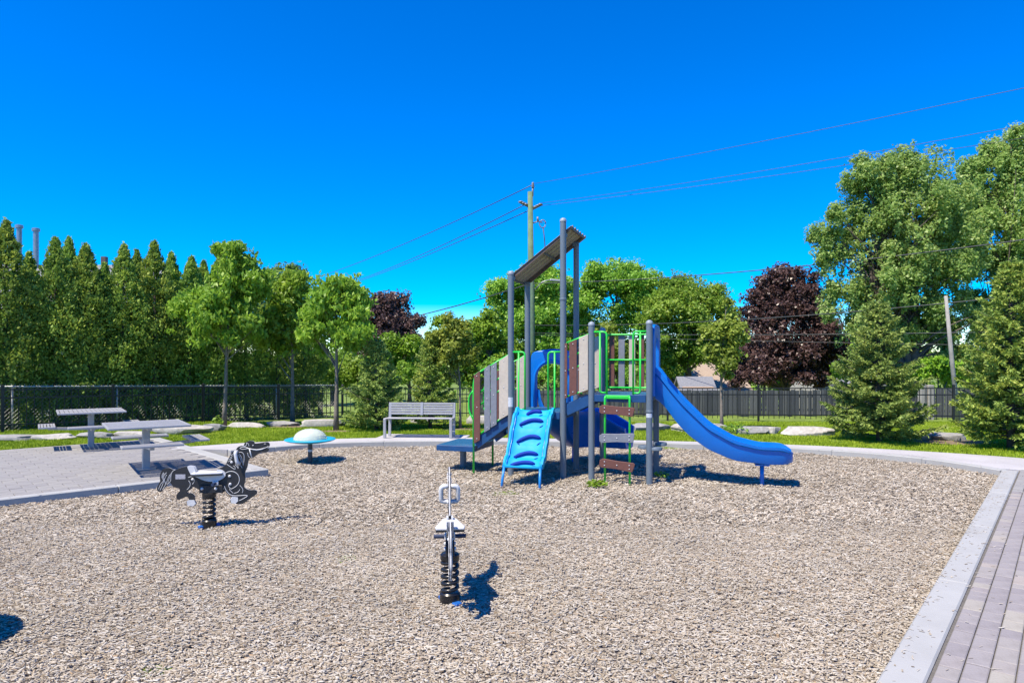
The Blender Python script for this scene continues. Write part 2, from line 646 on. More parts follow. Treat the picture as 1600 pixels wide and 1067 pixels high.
def make_mulch():
    xs = np.arange(-11.6, 8.2, 0.1)
    ys = np.arange(0.2, 15.2, 0.1)
    X, Y = np.meshgrid(xs, ys)
    V = np.stack([X, Y, mulch_h(X, Y) - 0.012], -1)
    # keep cells whose centre lies in the bed or just under its kerbs
    P = np.array(mulch_poly)
    Cx, Cy = X[:-1, :-1] + 0.05, Y[:-1, :-1] + 0.05
    ok = inside(mulch_poly, Cx, Cy)
    g = ok.copy()
    for dy in (-1, 0, 1):
        for dx in (-1, 0, 1):
            g |= np.roll(np.roll(ok, dy, 0), dx, 1)
    nx = len(xs)
    idx = np.arange(X.size).reshape(X.shape)
    Fq = np.stack([idx[:-1, :-1], idx[:-1, 1:], idx[1:, 1:], idx[1:, :-1]], -1)[g]
    me = np_mesh_idx('mulch_bed', V.reshape(-1, 3), Fq)
    m, n, l, p = nodes_of('mulch_fines')
    tc = n.new('ShaderNodeTexCoord')
    vo = n.new('ShaderNodeTexVoronoi')
    vo.inputs['Scale'].default_value = 55
    mp = n.new('ShaderNodeMapping')
    mp.inputs['Scale'].default_value = (0.6, 1.5, 1)
    l.new(tc.outputs['Object'], mp.inputs['Vector'])
    l.new(mp.outputs[0], vo.inputs['Vector'])
    rp = n.new('ShaderNodeValToRGB')
    rp.color_ramp.elements[0].color = (0.21, 0.175, 0.13, 1)
    rp.color_ramp.elements[1].color = (0.41, 0.36, 0.295, 1)
    l.new(vo.outputs['Color'], rp.inputs['Fac'])
    l.new(rp.outputs['Color'], p.inputs['Base Color'])
    bp = n.new('ShaderNodeBump')
    bp.inputs['Strength'].default_value = 0.8
    bp.inputs['Distance'].default_value = 0.02
    l.new(vo.outputs['Distance'], bp.inputs['Height'])
    l.new(bp.outputs['Normal'], p.inputs['Normal'])
    p.inputs['Roughness'].default_value = 0.95
    bed = struct(link_mesh('mulch_bed', me, m, smooth=True, fix=False), 'pale wood chip play surface inside the concrete kerb')

    # loose chips: real pieces, thick ones near, thin ones farther off
    rs = np.random.RandomState(11)

    def scatter(n, y0, y1, margin=1.0):
        Yc = rs.uniform(y0, y1, n)
        half = 0.76 * Yc + margin
        Xc = rs.uniform(-1, 1, n) * half
        k = inside(mulch_poly, Xc, Yc)
        return Xc[k], Yc[k]

    def frames(n, tilt):
        a = rs.uniform(0, 2 * np.pi, n)
        # the chips lie mostly one way, raked
        a = np.where(rs.rand(n) < 0.35, rs.normal(0.35, 0.5, n), a)
        d = np.stack([np.cos(a), np.sin(a), rs.normal(0, tilt, n)], -1)
        d /= np.linalg.norm(d, axis=1, keepdims=True)
        up = np.stack([rs.normal(0, tilt * 1.5, n), rs.normal(0, tilt * 1.5, n), np.ones(n)], -1)
        s = np.cross(up, d)
        s /= np.linalg.norm(s, axis=1, keepdims=True)
        w = np.cross(d, s)
        return d, s, w

    Xn, Yn = [], []
    for y0, y1, dens in ((3.3, 4.6, 4300), (4.6, 6.0, 3600), (6.0, 7.6, 2800)):
        area = (y1 - y0) * 2 * (0.76 * (y0 + y1) / 2 + 0.5)
        x, y = scatter(int(area * dens), y0, y1, 0.5)
        Xn.append(x)
        Yn.append(y)
    X1, Y1 = np.concatenate(Xn), np.concatenate(Yn)
    n = len(X1)
    d, s, w = frames(n, 0.14)
    L = np.clip(rs.lognormal(np.log(0.027), 0.42, n), 0.010, 0.07)[:, None] / 2
    W = np.clip(rs.normal(0.008, 0.0028, n), 0.003, 0.016)[:, None] / 2
    T = np.clip(rs.normal(0.0035, 0.0012, n), 0.0018, 0.007)[:, None]
    c = np.stack([X1, Y1, mulch_h(X1, Y1) + rs.uniform(-0.004, 0.014, n)], -1)
    e1 = rs.uniform(0.35, 1.0, (n, 1))
    e2 = rs.uniform(0.35, 1.0, (n, 1))
    top = [c - d * L - s * W * e1, c + d * L * rs.uniform(0.8, 1, (n, 1)) - s * W * e2, c + d * L + s * W, c - d * L * rs.uniform(0.8, 1, (n, 1)) + s * W]
    bot = [t - w * T for t in top]
    V = np.stack(top + bot, 1).reshape(-1, 3)
    base = (np.arange(n) * 8)[:, None]
    q = np.array([[0, 1, 2, 3], [0, 4, 5, 1], [1, 5, 6, 2], [2, 6, 7, 3], [3, 7, 4, 0]])
    Fq = (base[:, :, None] + q[None])
    # the chip ends are only modelled where they can be seen
    keep = np.ones((n, 5), bool)
    keep[Y1 > 4.4, 2] = False
    keep[Y1 > 4.4, 4] = False
    Fq = Fq[keep]
    me = np_mesh_idx('wood_chips', V, Fq)
    o = link_mesh('wood_chips', me, M['chips'], bed, fix=False)
    o['kind'] = 'stuff'

    x, y = scatter(int(1900 * 7.4 * 2 * 9.5), 7.6, 15.0, 0.6)
    n = len(x)
    d, s, w = frames(n, 0.22)
    L = np.clip(rs.lognormal(np.log(0.036), 0.4, n), 0.012, 0.09)[:, None] / 2
    W = np.clip(rs.normal(0.012, 0.0035, n), 0.005, 0.022)[:, None] / 2
    c = np.stack([x, y, mulch_h(x, y) + rs.uniform(-0.002, 0.016, n)], -1)
    V = np.stack([c - d * L - s * W, c + d * L - s * W * 0.6, c + d * L + s * W, c - d * L + s * W * 0.7], 1).reshape(-1, 3)
    me = np_mesh('far_wood_chips', V, 4)
    o = link_mesh('far_wood_chips', me, M['chips'], bed, fix=False)
    o['kind'] = 'stuff'


    # stray chips kicked onto the kerbs, the path and the paving
    P, A = [], []
    for k in range(420):
        t = rs.uniform(-0.3, 9.0)
        q = KI + KD * t + KN * np.abs(rs.normal(0, 0.22)) * rs.choice([0.3, 1, 1.8])
        P.append((q[0], q[1], PZ + 0.004))
    for k in range(160):
        q = PC - E1 * rs.uniform(0, 7) + E2 * np.abs(rs.normal(0, 0.25))
        P.append((q[0], q[1], PZ + 0.008))
    for k in range(150):
        i = rs.randint(0, len(far_in))
        q = np.array(far_in[i]) + np.array([rs.normal(0, 0.1), abs(rs.normal(0, 0.3))])
        P.append((q[0], q[1], PZ + 0.004))
    c = np.array(P)
    n = len(c)
    d, s, w = frames(n, 0.05)
    L = np.clip(rs.lognormal(np.log(0.027), 0.4, n), 0.01, 0.07)[:, None] / 2
    W = np.clip(rs.normal(0.008, 0.003, n), 0.003, 0.016)[:, None] / 2
    V = np.stack([c - d * L - s * W, c + d * L - s * W * 0.6, c + d * L + s * W, c - d * L + s * W * 0.7], 1).reshape(-1, 3)
    o = link_mesh('stray_wood_chips', np_mesh('stray_wood_chips', V, 4), M['chips'], bed, fix=False)
    o['kind'] = 'stuff'


make_mulch()


# --- kerbs
def strip(name, inner, outer, ztop, zbot, m, label=None, gaps=0.0, parent=None, bevel=0.008):
    mb = MB()
    n = len(inner)
    vs, fs = [], []
    for a, b in zip(inner, outer):
        vs += [(a[0], a[1], zbot), (a[0], a[1], ztop), (b[0], b[1], ztop), (b[0], b[1], zbot)]
    for i in range(n - 1):
        o = i * 4
        for k in range(4):
            k2 = (k + 1) % 4
            fs.append((o + k, o + k2, o + 4 + k2, o + 4 + k))
    fs.append((0, 1, 2, 3))
    fs.append(tuple((n - 1) * 4 + k for k in (3, 2, 1, 0)))
    mb.add(vs, fs)
    return mb.build(name, m, parent, bevel=bevel)


def offset(P, d):
    P = [np.array(p) for p in P]
    out = []
    for i in range(len(P)):
        t = P[min(i + 1, len(P) - 1)] - P[max(i - 1, 0)]
        t = t / np.linalg.norm(t)
        nrm = np.array([-t[1], t[0]])
        out.append(P[i] + nrm * d)
    return out


# right kerb, cast in lengths
kc = KI + KD * 9.05        # far corner of the right kerb
kerb_r = bpy.data.objects.new('concrete_kerb', None)
COL.objects.link(kerb_r)
struct(kerb_r, 'broad pale concrete kerb running along the right side of the mulch')
seg_l = 2.26
for i in range(-2, 4):
    a = KI + KD * (i * seg_l + 0.003)
    b = KI + KD * ((i + 1) * seg_l - 0.003)
    strip('kerb_length', [a, b], [a + KN * KW, b + KN * KW], PZ, -0.2, M['conc'], parent=kerb_r, bevel=0.012)
# far kerb, curved, against the path (offset outward = to the right of travel, far_in runs right to left)
kerb_f = bpy.data.objects.new('concrete_kerb', None)
COL.objects.link(kerb_f)
struct(kerb_f, 'pale concrete kerb curving along the far side of the mulch')
fi = [np.array(p) for p in far_in]
fo = offset(fi, -0.17)
stp = 8
for i in range(0, len(fi) - 1, stp):
    a, b = fi[i:i + stp + 1], fo[i:i + stp + 1]
    a = [a[0] + (a[1] - a[0]) * 0.004] + list(a[1:])
    b = [b[0] + (b[1] - b[0]) * 0.004] + list(b[1:])
    strip('kerb_length', a, b, PZ, -0.2, M['conc'], parent=kerb_f, bevel=0.01)
# patio kerbs
kerb_p = bpy.data.objects.new('concrete_kerb', None)
COL.objects.link(kerb_p)
struct(kerb_p, 'pale concrete kerb edging the paved patio at the left')
for i in range(5):
    a = PC - E1 * (i * 2.1 + 0.003)
    b = PC - E1 * ((i + 1) * 2.1 - 0.003)
    strip('kerb_length', [a, b], [a + E2 * 0.16, b + E2 * 0.16], PZ + 0.004, -0.2, M['conc'], parent=kerb_p, bevel=0.01)
for i in range(3):
    a = PC + E2 * (0.163 + i * 1.85)
    b = PC + E2 * (0.163 + (i + 1) * 1.85 - 0.006)
    strip('kerb_length', [a, b], [a - E1 * 0.22, b - E1 * 0.22], PZ + 0.004, -0.2, M['conc'], parent=kerb_p, bevel=0.01)

# --- curved path behind the mulch
pin = fo
# resample both edges by the same angle-like parameter


def resample(P, n):
    P = np.array(P)
    s = np.concatenate([[0], np.cumsum(np.linalg.norm(np.diff(P, axis=0), axis=1))])
    t = np.linspace(0, s[-1], n)
    return np.stack([np.interp(t, s, P[:, 0]), np.interp(t, s, P[:, 1])], -1)


ext = kc + KN * 3.2
pin2 = np.vstack([np.array([ext]), np.array([kc + KN * KW * 0.5 + KD * 0.17]), np.array(pin[1:])])
pin2 = [q for q in pin2]
pin2.append(PC + E2 * 3.2)
pr_in = resample(pin2, 70)
pr_out = resample(path_out, 70)
vs, fs = [], []
for a, b in zip(pr_in, pr_out):
    vs += [(a[0], a[1], PZ - 0.004), (b[0], b[1], PZ - 0.004), (b[0], b[1], -0.1), (a[0], a[1], -0.1)]
for i in range(69):
    o = i * 4
    fs += [(o, o + 1, o + 5, o + 4), (o + 1, o + 2, o + 6, o + 5), (o, o + 4, o + 7, o + 3)]
struct(MB().add(vs, fs).build('path', M['path'], smooth=False), 'grey concrete path curving between the mulch and the lawn')
# pad under the bench
bx, by = gp(655, 684, 0.09)
mb = MB()
mb.box((bx + 0.05, by + 0.12, 0.045), (1.95, 1.05, 0.1), Matrix.Rotation(R(-6), 3, 'Z'))
struct(mb.build('bench_pad', M['path'], bevel=0.01), 'concrete pad under the bench at the edge of the path')

# --- right paving: courses parallel to the kerb
pav_r = bpy.data.objects.new('pavement', None)
COL.objects.link(pav_r)
struct(pav_r, 'lilac grey paving outside the right kerb')
o0 = KI + KN * (KW + 0.02)
mb = MB()
a, b = KI - KD * 4 + KN * (KW + 0.002), KI + KD * 9.2 + KN * (KW + 0.002)
mb.add([(a[0], a[1], PZ - 0.016), (b[0], b[1], PZ - 0.016), (*(b + KN * 9), PZ - 0.016), (*(a + KN * 9), PZ - 0.016)], [(0, 1, 2, 3)])
mb.build('joint_bed', M['joint'], pav_r)


def paver_mesh(l, w, h, cham=0.006):
    mb = MB()
    hl, hw = l / 2, w / 2
    ring = lambda x, y, z: [(-x, -y, z), (x, -y, z), (x, y, z), (-x, y, z)]
    vs = ring(hl, hw, -h) + ring(hl, hw, -cham * 0.7) + ring(hl - cham, hw - cham, 0)
    fs = [(8, 9, 10, 11)]
    for r in (0, 4):
        for k in range(4):
            k2 = (k + 1) % 4
            fs.append((r + k, r + k2, r + 4 + k2, r + 4 + k))
    mb.add(vs, fs)
    me = bpy.data.meshes.new('paver')
    me.from_pydata(mb.v, [], mb.f)
    fix_normals(me)
    return me


rp_ = random.Random(5)
widths = [0.118, 0.122] * 10
lens = [0.12, 0.18, 0.24]
pm = {}
for mk_ in ('paver', 'paver_dark'):
    for w_ in set(widths):
        for l_ in lens:
            me = paver_mesh(l_ - 0.006, w_ - 0.007, 0.05)
            me.materials.append(M[mk_])
            pm[(mk_, w_, l_)] = me
cand = []
off = 0.0
for ci, w_ in enumerate(widths):
    s_ = -1.2 + rp_.random() * 0.2
    while s_ < 9.1:
        l_ = rp_.choice(lens) if ci != 1 else rp_.choice([0.18, 0.24])
        c_ = o0 + KD * (s_ + l_ / 2) + KN * (off + w_ / 2)
        s_ += l_
        px_ = 800 + F * c_[0] / max(c_[1], 0.1)
        if c_[1] < 2.5 or px_ > 1720:
            continue
        mk_ = 'paver_dark' if (ci == 1 or rp_.random() < 0.42) else 'paver'
        cand.append((c_, mk_, w_, l_))
    off += w_
cand.sort(key=lambda q: q[0][1])
ang = math.atan2(KD[1], KD[0])
for c_, mk_, w_, l_ in cand[:298]:
    o = bpy.data.objects.new('paver', pm[(mk_, w_, l_)])
    COL.objects.link(o)
    o.parent = pav_r
    o.location = (c_[0], c_[1], PZ + rp_.uniform(-0.003, 0.001))
    o.rotation_euler = (rp_.gauss(0, 0.004), rp_.gauss(0, 0.004), ang)


def paver_far(name, items, m, parent, a):
    V, Fs = [], []
    mb = MB()
    ca, sa = math.cos(a), math.sin(a)
    for c_, w_, l_ in items:
        z = PZ + rp_.uniform(-0.003, 0.001)
        hl, hw = l_ / 2 - 0.003, w_ / 2 - 0.0035
        vs = []
        for x, y, zz in ((-hl, -hw, z), (hl, -hw, z), (hl, hw, z), (-hl, hw, z), (-hl, -hw, z - .04), (hl, -hw, z - .04), (hl, hw, z - .04), (-hl, hw, z - .04)):
            vs.append((c_[0] + x * ca - y * sa, c_[1] + x * sa + y * ca, zz))
        mb.add(vs, [(0, 1, 2, 3), (0, 4, 5, 1), (1, 5, 6, 2), (2, 6, 7, 3), (3, 7, 4, 0)])
    o = mb.build(name, m, parent)
    o['kind'] = 'stuff'
    return o


if len(cand) > 298:
    paver_far('far_pavers', [(c_, w_, l_) for c_, mk_, w_, l_ in cand[298:]], M['paver_pale_i'], pav_r, ang)

# --- left patio: running bond along the front kerb
patio = bpy.data.objects.new('patio', None)
COL.objects.link(patio)
struct(patio, 'pale paved patio with the picnic tables at the left')
mb = MB()
c4 = [PC - E1 * 0.22 + E2 * 0.16, PC - E1 * 10.5 + E2 * 0.16, PC - E1 * 10.5 + E2 * 5.72, PC - E1 * 0.22 + E2 * 5.72]
mb.add([(q[0], q[1], PZ - 0.014) for q in c4] + [(q[0], q[1], -0.15) for q in c4], [(0, 1, 2, 3), (0, 1, 5, 4), (1, 2, 6, 5), (2, 3, 7, 6), (3, 0, 4, 7)])
mb.build('joint_bed', mat('joint_sand_pale', (0.30, 0.29, 0.275), 0.95, 0, 0.2, 30), patio)
PL, PW = 0.30, 0.20
pme = paver_mesh(PL - 0.007, PW - 0.007, 0.05)
pme.materials.append(M['paver_pale'])
cand = []
row = 0
v_ = 0.163
while v_ + PW < 5.72:
    u_ = -0.223 - (PL / 2 if row % 2 else 0)
    while u_ > -10.4:
        c_ = PC + E1 * (u_ - PL / 2) + E2 * (v_ + PW / 2)
        u_ -= PL
        px_ = 800 + F * c_[0] / c_[1]
        if px_ < -120:
            continue
        cand.append(c_)
    row += 1
    v_ += PW
cand.sort(key=lambda c: c[1])
ang2 = math.atan2(E1[1], E1[0])
for c_ in cand[:298]:
    o = bpy.data.objects.new('paver', pme)
    COL.objects.link(o)
    o.parent = patio
    o.location = (c_[0], c_[1], PZ + rp_.uniform(-0.003, 0.001))
    o.rotation_euler = (rp_.gauss(0, 0.005), rp_.gauss(0, 0.005), ang2)
paver_far('far_pavers', [(c_, PW, PL) for c_ in cand[298:]], M['paver_pale_i'], patio, ang2)


# ================================================================== FENCES
def fence_run(name, label, pts, height, spacing=0.118, post_h=None):
    """black picket fence with square posts at pts; a thing whose parts are posts, rails and pickets"""
    t = thing(name, label, 'fence', (pts[0][0], pts[0][1], terr(*pts[0])))
    base = Vector(t.location)
    pk = MB().box((0, 0, height / 2 + 0.035), (0.017, 0.017, height - 0.09))
    pme_ = bpy.data.meshes.new('picket')
    pme_.from_pydata(pk.v, [], pk.f)
    fix_normals(pme_)
    pme_.materials.append(M['fence_black'])
    ps = MB().box((0, 0, height / 2 + 0.01), (0.062, 0.062, height + 0.10))
    ps.box((0, 0, height + 0.068), (0.074, 0.074, 0.016))
    ps.box((0, 0, height + 0.086), (0.055, 0.055, 0.02), None, 0.3)
    pse = bpy.data.meshes.new('post')
    pse.from_pydata(ps.v, [], ps.f)
    fix_normals(pse)
    pse.materials.append(M['fence_black'])
    for i, p in enumerate(pts):
        o = bpy.data.objects.new('post', pse)
        COL.objects.link(o)
        o.parent = t
        o.location = Vector((p[0], p[1], terr(*p))) - base
        if i + 1 == len(pts):
            break
        q = pts[i + 1]
        a = Vector((p[0], p[1], terr(*p))) - base
        b = Vector((q[0], q[1], terr(*q))) - base
        d = b - a
        an = math.atan2(d.y, d.x)
        o.rotation_euler = (0, 0, an)
        for z in (height - 0.02, height - 0.22, 0.2):
            rb = MB().bar(a + d.normalized() * 0.033 + Vector((0, 0, z)), b - d.normalized() * 0.033 + Vector((0, 0, z)), 0.028, 0.034)
            rb.build('rail', M['fence_black'], t)
        n = int(d.length / spacing)
        for k in range(1, n):
            c = a + d * (k / n)
            e = bpy.data.objects.new('picket', pme_)
            COL.objects.link(e)
            e.parent = t
            e.location = (c.x, c.y, c.z)
            e.rotation_euler = (0, 0, an)
    return t


FL0 = np.array([-12.35, 16.55])
FLD = np.array([0.655, 0.752])
FLD = FLD / np.linalg.norm(FLD)
left_pts = [tuple(FL0 + FLD * 2.44 * k) for k in range(-1, 5)]
fence_run('picket_fence', 'black metal picket fence in front of the chain link and hedge at left', left_pts, 1.08, 0.155)
cn = np.array(left_pts[-1])
FR1 = np.array([(1490 - 800) / F * 20.4, 20.4])
nr = 9
right_pts = [tuple(cn + (FR1 - cn) * (k / 7)) for k in range(0, 9)]
fence_run('picket_fence', 'black metal picket fence along the back of the lawn behind the slide', right_pts, 1.05, 0.15)


def chain_link():
    nrm = np.array([-FLD[1], FLD[0]])
    p0 = FL0 + nrm * 0.42 - FLD * 2.4
    Lc = 12.2
    t = thing('chain_link_fence', 'galvanised chain link fence standing just behind the black pickets at left', 'fence', (p0[0], p0[1], terr(*p0)))
    t.rotation_euler = (0, 0, math.atan2(FLD[1], FLD[0]))
    zend = terr(*(p0 + FLD * Lc)) - terr(*p0)

    def zz(x):
        return zend * x / Lc
    Hc = 1.14
    mb = MB()
    r = 0.003
    pitch = 0.10
    n = int((Lc + Hc) / pitch)
    for k in range(n):
        for sgn in (1, -1):
            x0 = -Hc + k * pitch
            if sgn > 0:
                a, b = (x0, 0.03), (x0 + Hc, 0.03 + Hc)
            else:
                a, b = (x0, 0.03 + Hc), (x0 + Hc, 0.03)
            # clip to the run
            pa, pb = list(a), list(b)
            for (lim, lo) in ((0.0, True), (Lc, False)):
                for A, B in ((pa, pb), (pb, pa)):
                    if (lo and A[0] < lim) or (not lo and A[0] > lim):
                        tt = (lim - A[0]) / (B[0] - A[0])
                        A[1] = A[1] + tt * (B[1] - A[1])
                        A[0] = lim
            if pb[0] - pa[0] < 0.02:
                continue
            mb.tube([(pa[0], sgn * 0.003, pa[1] + zz(pa[0])), (pb[0], sgn * 0.003, pb[1] + zz(pb[0]))], r, 3, False)
    # twisted barbs along the top
    for k in range(int(Lc / pitch)):
        x = k * pitch + 0.04
        mb.tube([(x, 0, Hc + zz(x) + 0.02), (x + 0.012, 0, Hc + zz(x) + 0.065)], 0.004, 3, False)
    o = mb.build('wire_mesh', M['galv'], t)
    o['kind'] = 'stuff'
    MB().tube([(0, 0.02, Hc), (Lc, 0.02, Hc + zend)], 0.021, 8).build('top_rail', M['galv'], t, True)
    for k in range(6):
        x = 0.3 + k * 2.4
        if x > Lc:
            break
        MB().tube([(x, 0.045, -0.05 + zz(x)), (x, 0.045, Hc + 0.03 + zz(x))], 0.026, 8).build('post', M['galv'], t, True)


chain_link()


def wood_fence(label, p0, p1, h, w=0.15):
    p0, p1 = np.array(p0), np.array(p1)
    t = thing('wooden_fence', label, 'fence', (p0[0], p0[1], terr(*p0)))
    d = p1 - p0
    L = np.linalg.norm(d)
    an = math.atan2(d[1], d[0])
    t.rotation_euler = (0, 0, an)
    rw = random.Random(3)
    mes = []
    for k in range(4):
        hh = h + rw.uniform(-0.03, 0.03)
        mb = MB().box((0, 0, hh / 2 + 0.03), (w - 0.012, 0.02, hh))
        me = bpy.data.meshes.new('board')
        me.from_pydata(mb.v, [], mb.f)
        fix_normals(me)
        me.materials.append(M['board'])
        mes.append(me)
    n = int(L / w)
    for k in range(n):
        x = (k + 0.5) * w
        q = p0 + d * (x / L)
        o = bpy.data.objects.new('board', rw.choice(mes))
        COL.objects.link(o)
        o.parent = t
        o.location = (x, rw.uniform(-0.006, 0.006), terr(*q) - terr(*p0) + rw.uniform(-0.01, 0.01))
        o.rotation_euler = (0, rw.gauss(0, 0.006), 0)
    for z in (0.25, h - 0.2):
        MB().bar((0, 0.04, z), (L, 0.04, z + terr(*p1) - terr(*p0)), 0.04, 0.09).build('rail', M['board'], t)
    for k in range(int(L / 2.4) + 1):
        x = min(k * 2.4, L)
        MB().box((x, 0.1, h / 2), (0.1, 0.1, h + 0.06)).build('post', M['board'], t)
    return t


wood_fence('weathered grey board fence beyond the black pickets behind the slide', ((735 - 800) / F * 26.5, 26.5), ((1345 - 800) / F * 25, 25), 0.95)
wood_fence('weathered grey board fence between the two spruces at right', ((1395 - 800) / F * 24, 24), ((1640 - 800) / F * 23, 23), 1.0)


# ================================================================== ROCKS
def boulder(px0, px1, ytop, ybot, seed, label, m='rock', depth=None):
    Y = 0
    z = 0.05
    # ground distance of the foot, on the lawn's slope
    Y = F * (CAM_H - z) / (ybot - HZ)
    for _ in range(6):
        z = terr(0, Y)
        Y = F * (CAM_H - z) / (ybot - HZ)
    w = (px1 - px0) / F * Y
    h = max(0.14, (ybot - ytop) / F * Y - 0.02)
    dp = depth or min(max(0.45 * w, 0.35), 0.75)
    h = h - 0.1 * dp * 0.6
    h = max(h * 0.85, 0.15)
    x = ((px0 + px1) / 2 - 800) / F * Y
    rs = np.random.RandomState(seed)
    n = 7
    pts = []
    import bmesh
    b = bmesh.new()
    bmesh.ops.create_cube(b, size=1.0)
    bmesh.ops.subdivide_edges(b, edges=b.edges[:], cuts=6, use_grid_fill=True)
    ph = rs.uniform(0, 6, 9)
    from mathutils import noise
    planes = []
    for _ in range(11):
        nn = Vector(rs.normal(0, 1, 3) * np.array([1.0, 0.8, 0.75])).normalized()
        planes.append((nn, rs.uniform(0.36, 0.56)))
    for v in b.verts:
        p = v.co.copy()
        q = p.normalized() * 0.66
        p = p * 0.82 + q * 0.18
        for nn, dd in planes:
            e = p.dot(nn) - dd
            if e > 0:
                p -= nn * e
        s = Vector((p.x * w + seed * 3.1, p.y * dp + seed, p.z * h))
        p += noise.noise_vector(s * 2.2) * 0.05 + noise.noise_vector(s * 7.0) * 0.03
        # bedding ledges of the split stone
        p.x += 0.02 * math.sin(math.floor((p.z + 0.5) * 4) * 17 + seed)
        v.co = Vector((p.x * w, p.y * dp, (p.z + 0.40) * h))
    me = bpy.data.meshes.new('boulder')
    b.to_mesh(me)
    b.free()
    o = link_mesh('boulder', me, M[m], smooth=True, auto=22)
    o.location = (x, Y + dp * 0.45 + rs.uniform(-0.08, 0.12), z)
    o.rotation_euler = (0, 0, rs.uniform(-0.2, 0.2))
    tag(o, label, 'boulder', 'limestone boulders edging the lawn')
    return o


BOULDERS = [
    (-46, 46, 674, 691, 'rock2', 'low limestone block at the left edge of the photo below the fence'),
    (47, 104, 673, 689, 'rock', 'pale limestone block left of the far picnic table post'),
    (106, 172, 671, 687, 'rock2', 'grey limestone block behind the far picnic table post'),
    (174, 222, 670, 685, 'rock', 'limestone block hidden partly behind the near picnic table top'),
    (224, 316, 659, 681, 'rock', 'long flat pale limestone slab left of the first young tree'),
    (318, 347, 657, 675, 'rock2', 'small round limestone boulder at the foot of the first young tree'),
    (350, 408, 656, 670, 'rock', 'flat limestone slab just right of the first young tree trunk'),
    (410, 462, 654, 667, 'rock2', 'limestone slab left of the second young tree trunk'),
    (464, 534, 650, 668, 'rock', 'bright limestone block behind the third young tree trunk'),
    (640, 684, 650, 663, 'rock', 'low limestone block seen under the backrest of the bench'),
    (722, 790, 645, 664, 'rock', 'limestone block behind the stair of the play structure'),
    (800, 905, 652, 671, 'rock2', 'limestone block behind the climbing wall under the deck'),
    (912, 985, 652, 672, 'rock', 'limestone block behind the plank ladder'),
    (987, 1052, 655, 674, 'rock2', 'bluish limestone block behind the post below the slide top'),
    (1054, 1150, 655, 676, 'rock', 'long pale limestone block behind the middle of the slide'),
    (1153, 1200, 660, 680, 'rock2', 'blue grey limestone block right of the young tree behind the slide'),
    (1196, 1226, 661, 681, 'rock', 'small limestone block above the end of the slide'),
    (1228, 1312, 662, 683, 'rock', 'pale limestone slab left of the broad spruce'),
    (1436, 1466, 669, 689, 'rock', 'small limestone block at the right foot of the broad spruce'),
    (1468, 1522, 669, 690, 'rock2', 'cracked limestone block between the two spruces at right'),
]
for i, (a, b, t_, bt, m_, lb) in enumerate(BOULDERS):
    boulder(a, b, t_, bt, 20 + i * 7, lb, m_)


# ================================================================== GRASS
def make_grass():
    rs = np.random.RandomState(5)
    n = 430000
    Y = rs.uniform(11.5, 20.5, n)
    X = rs.uniform(-1, 1, n) * (0.78 * Y + 0.8)
    ye = np.interp(X, po[:, 0], po[:, 1], left=po[0, 1], right=po[-1, 1])
    d = np.stack([X - PC[0], Y - PC[1]], -1)
    a_, b_ = d @ E1, d @ E2
    inp = (a_ < 0.02) & (b_ < 5.76)
    ok = (Y > ye + 0.02) & ~inp
    # fewer farther back
    ok &= rs.rand(n) < np.clip(1.25 - (Y - 13) * 0.055, 0.35, 1)
    # worn ground round some trunks
    for (wx, wy, wr) in WORN:
        dd = np.hypot((X - wx) / 1.5, (Y - wy))
        ok &= rs.rand(n) < np.clip((dd / wr - 0.55) * 2.2, 0.06, 1)
    # off the bench pad
    ok &= ~((np.abs(X - bx - 0.05) < 1.0) & (np.abs(Y - by - 0.12) < 0.56))
    X, Y = X[ok], Y[ok]
    n = len(X)
    Z = np.array([terr(0, y) for y in Y])
    h = rs.uniform(0.03, 0.075, n)
    a = rs.uniform(0, 2 * np.pi, n)
    w = rs.uniform(0.007, 0.015, n)
    lean = rs.normal(0, 0.022, (n, 2))
    p = np.stack([X, Y, Z - 0.005], -1)
    s = np.stack([np.cos(a) * w, np.sin(a) * w, np.zeros(n)], -1)
    tip = p + np.stack([lean[:, 0], lean[:, 1], h], -1)
    V = np.stack([p - s, p + s, tip], 1).reshape(-1, 3)
    me = np_mesh('grass', V, 3)
    gm = leaf_mat('grass_blades', (0.15, 0.22, 0.008), (0.26, 0.37, 0.014), (0.42, 0.50, 0.05), 0.3, 0.6, 0.9)
    o = link_mesh('grass', me, gm, fix=False)
    o['kind'] = 'stuff'
    o['label'] = 'short sunlit green grass of the lawn behind the path'


WORN = [(*gp(457, 664), 0.8), (*gp(525, 674), 0.5), (*gp(1128, 676), 0.8), (*gp(350, 663), 0.5), (*gp(1480, 694), 0.9), (*gp(720, 670), 0.6)]
for (wx, wy, wr) in WORN:
    rs_ = np.random.RandomState(int(abs(wx) * 10))
    mb = MB()
    vs = [(0, 0, 0.02)]
    for k in range(14):
        a = 2 * math.pi * k / 14
        r_ = wr * rs_.uniform(0.75, 1.15)
        vs.append((r_ * 1.5 * math.cos(a), r_ * math.sin(a), -0.04))
    for k in range(14):
        a = 2 * math.pi * k / 14
        r_ = wr * rs_.uniform(0.35, 0.5)
        vs.append((r_ * 1.5 * math.cos(a), r_ * math.sin(a), 0.016))
    fs = []
    for k in range(14):
        k2 = (k + 1) % 14
        fs += [(1 + k, 1 + k2, 15 + k2, 15 + k), (15 + k, 15 + k2, 0)]
    mb.add(vs, fs)
    o = struct(mb.build('bare_soil', M['soil'], smooth=True), 'worn patch of bare brown soil in the lawn')
    o.location = (wx, wy, terr(wx, wy))
make_grass()


# ================================================================== TREES
def unit(v):
    return v / (np.linalg.norm(v, axis=-1, keepdims=True) + 1e-9)


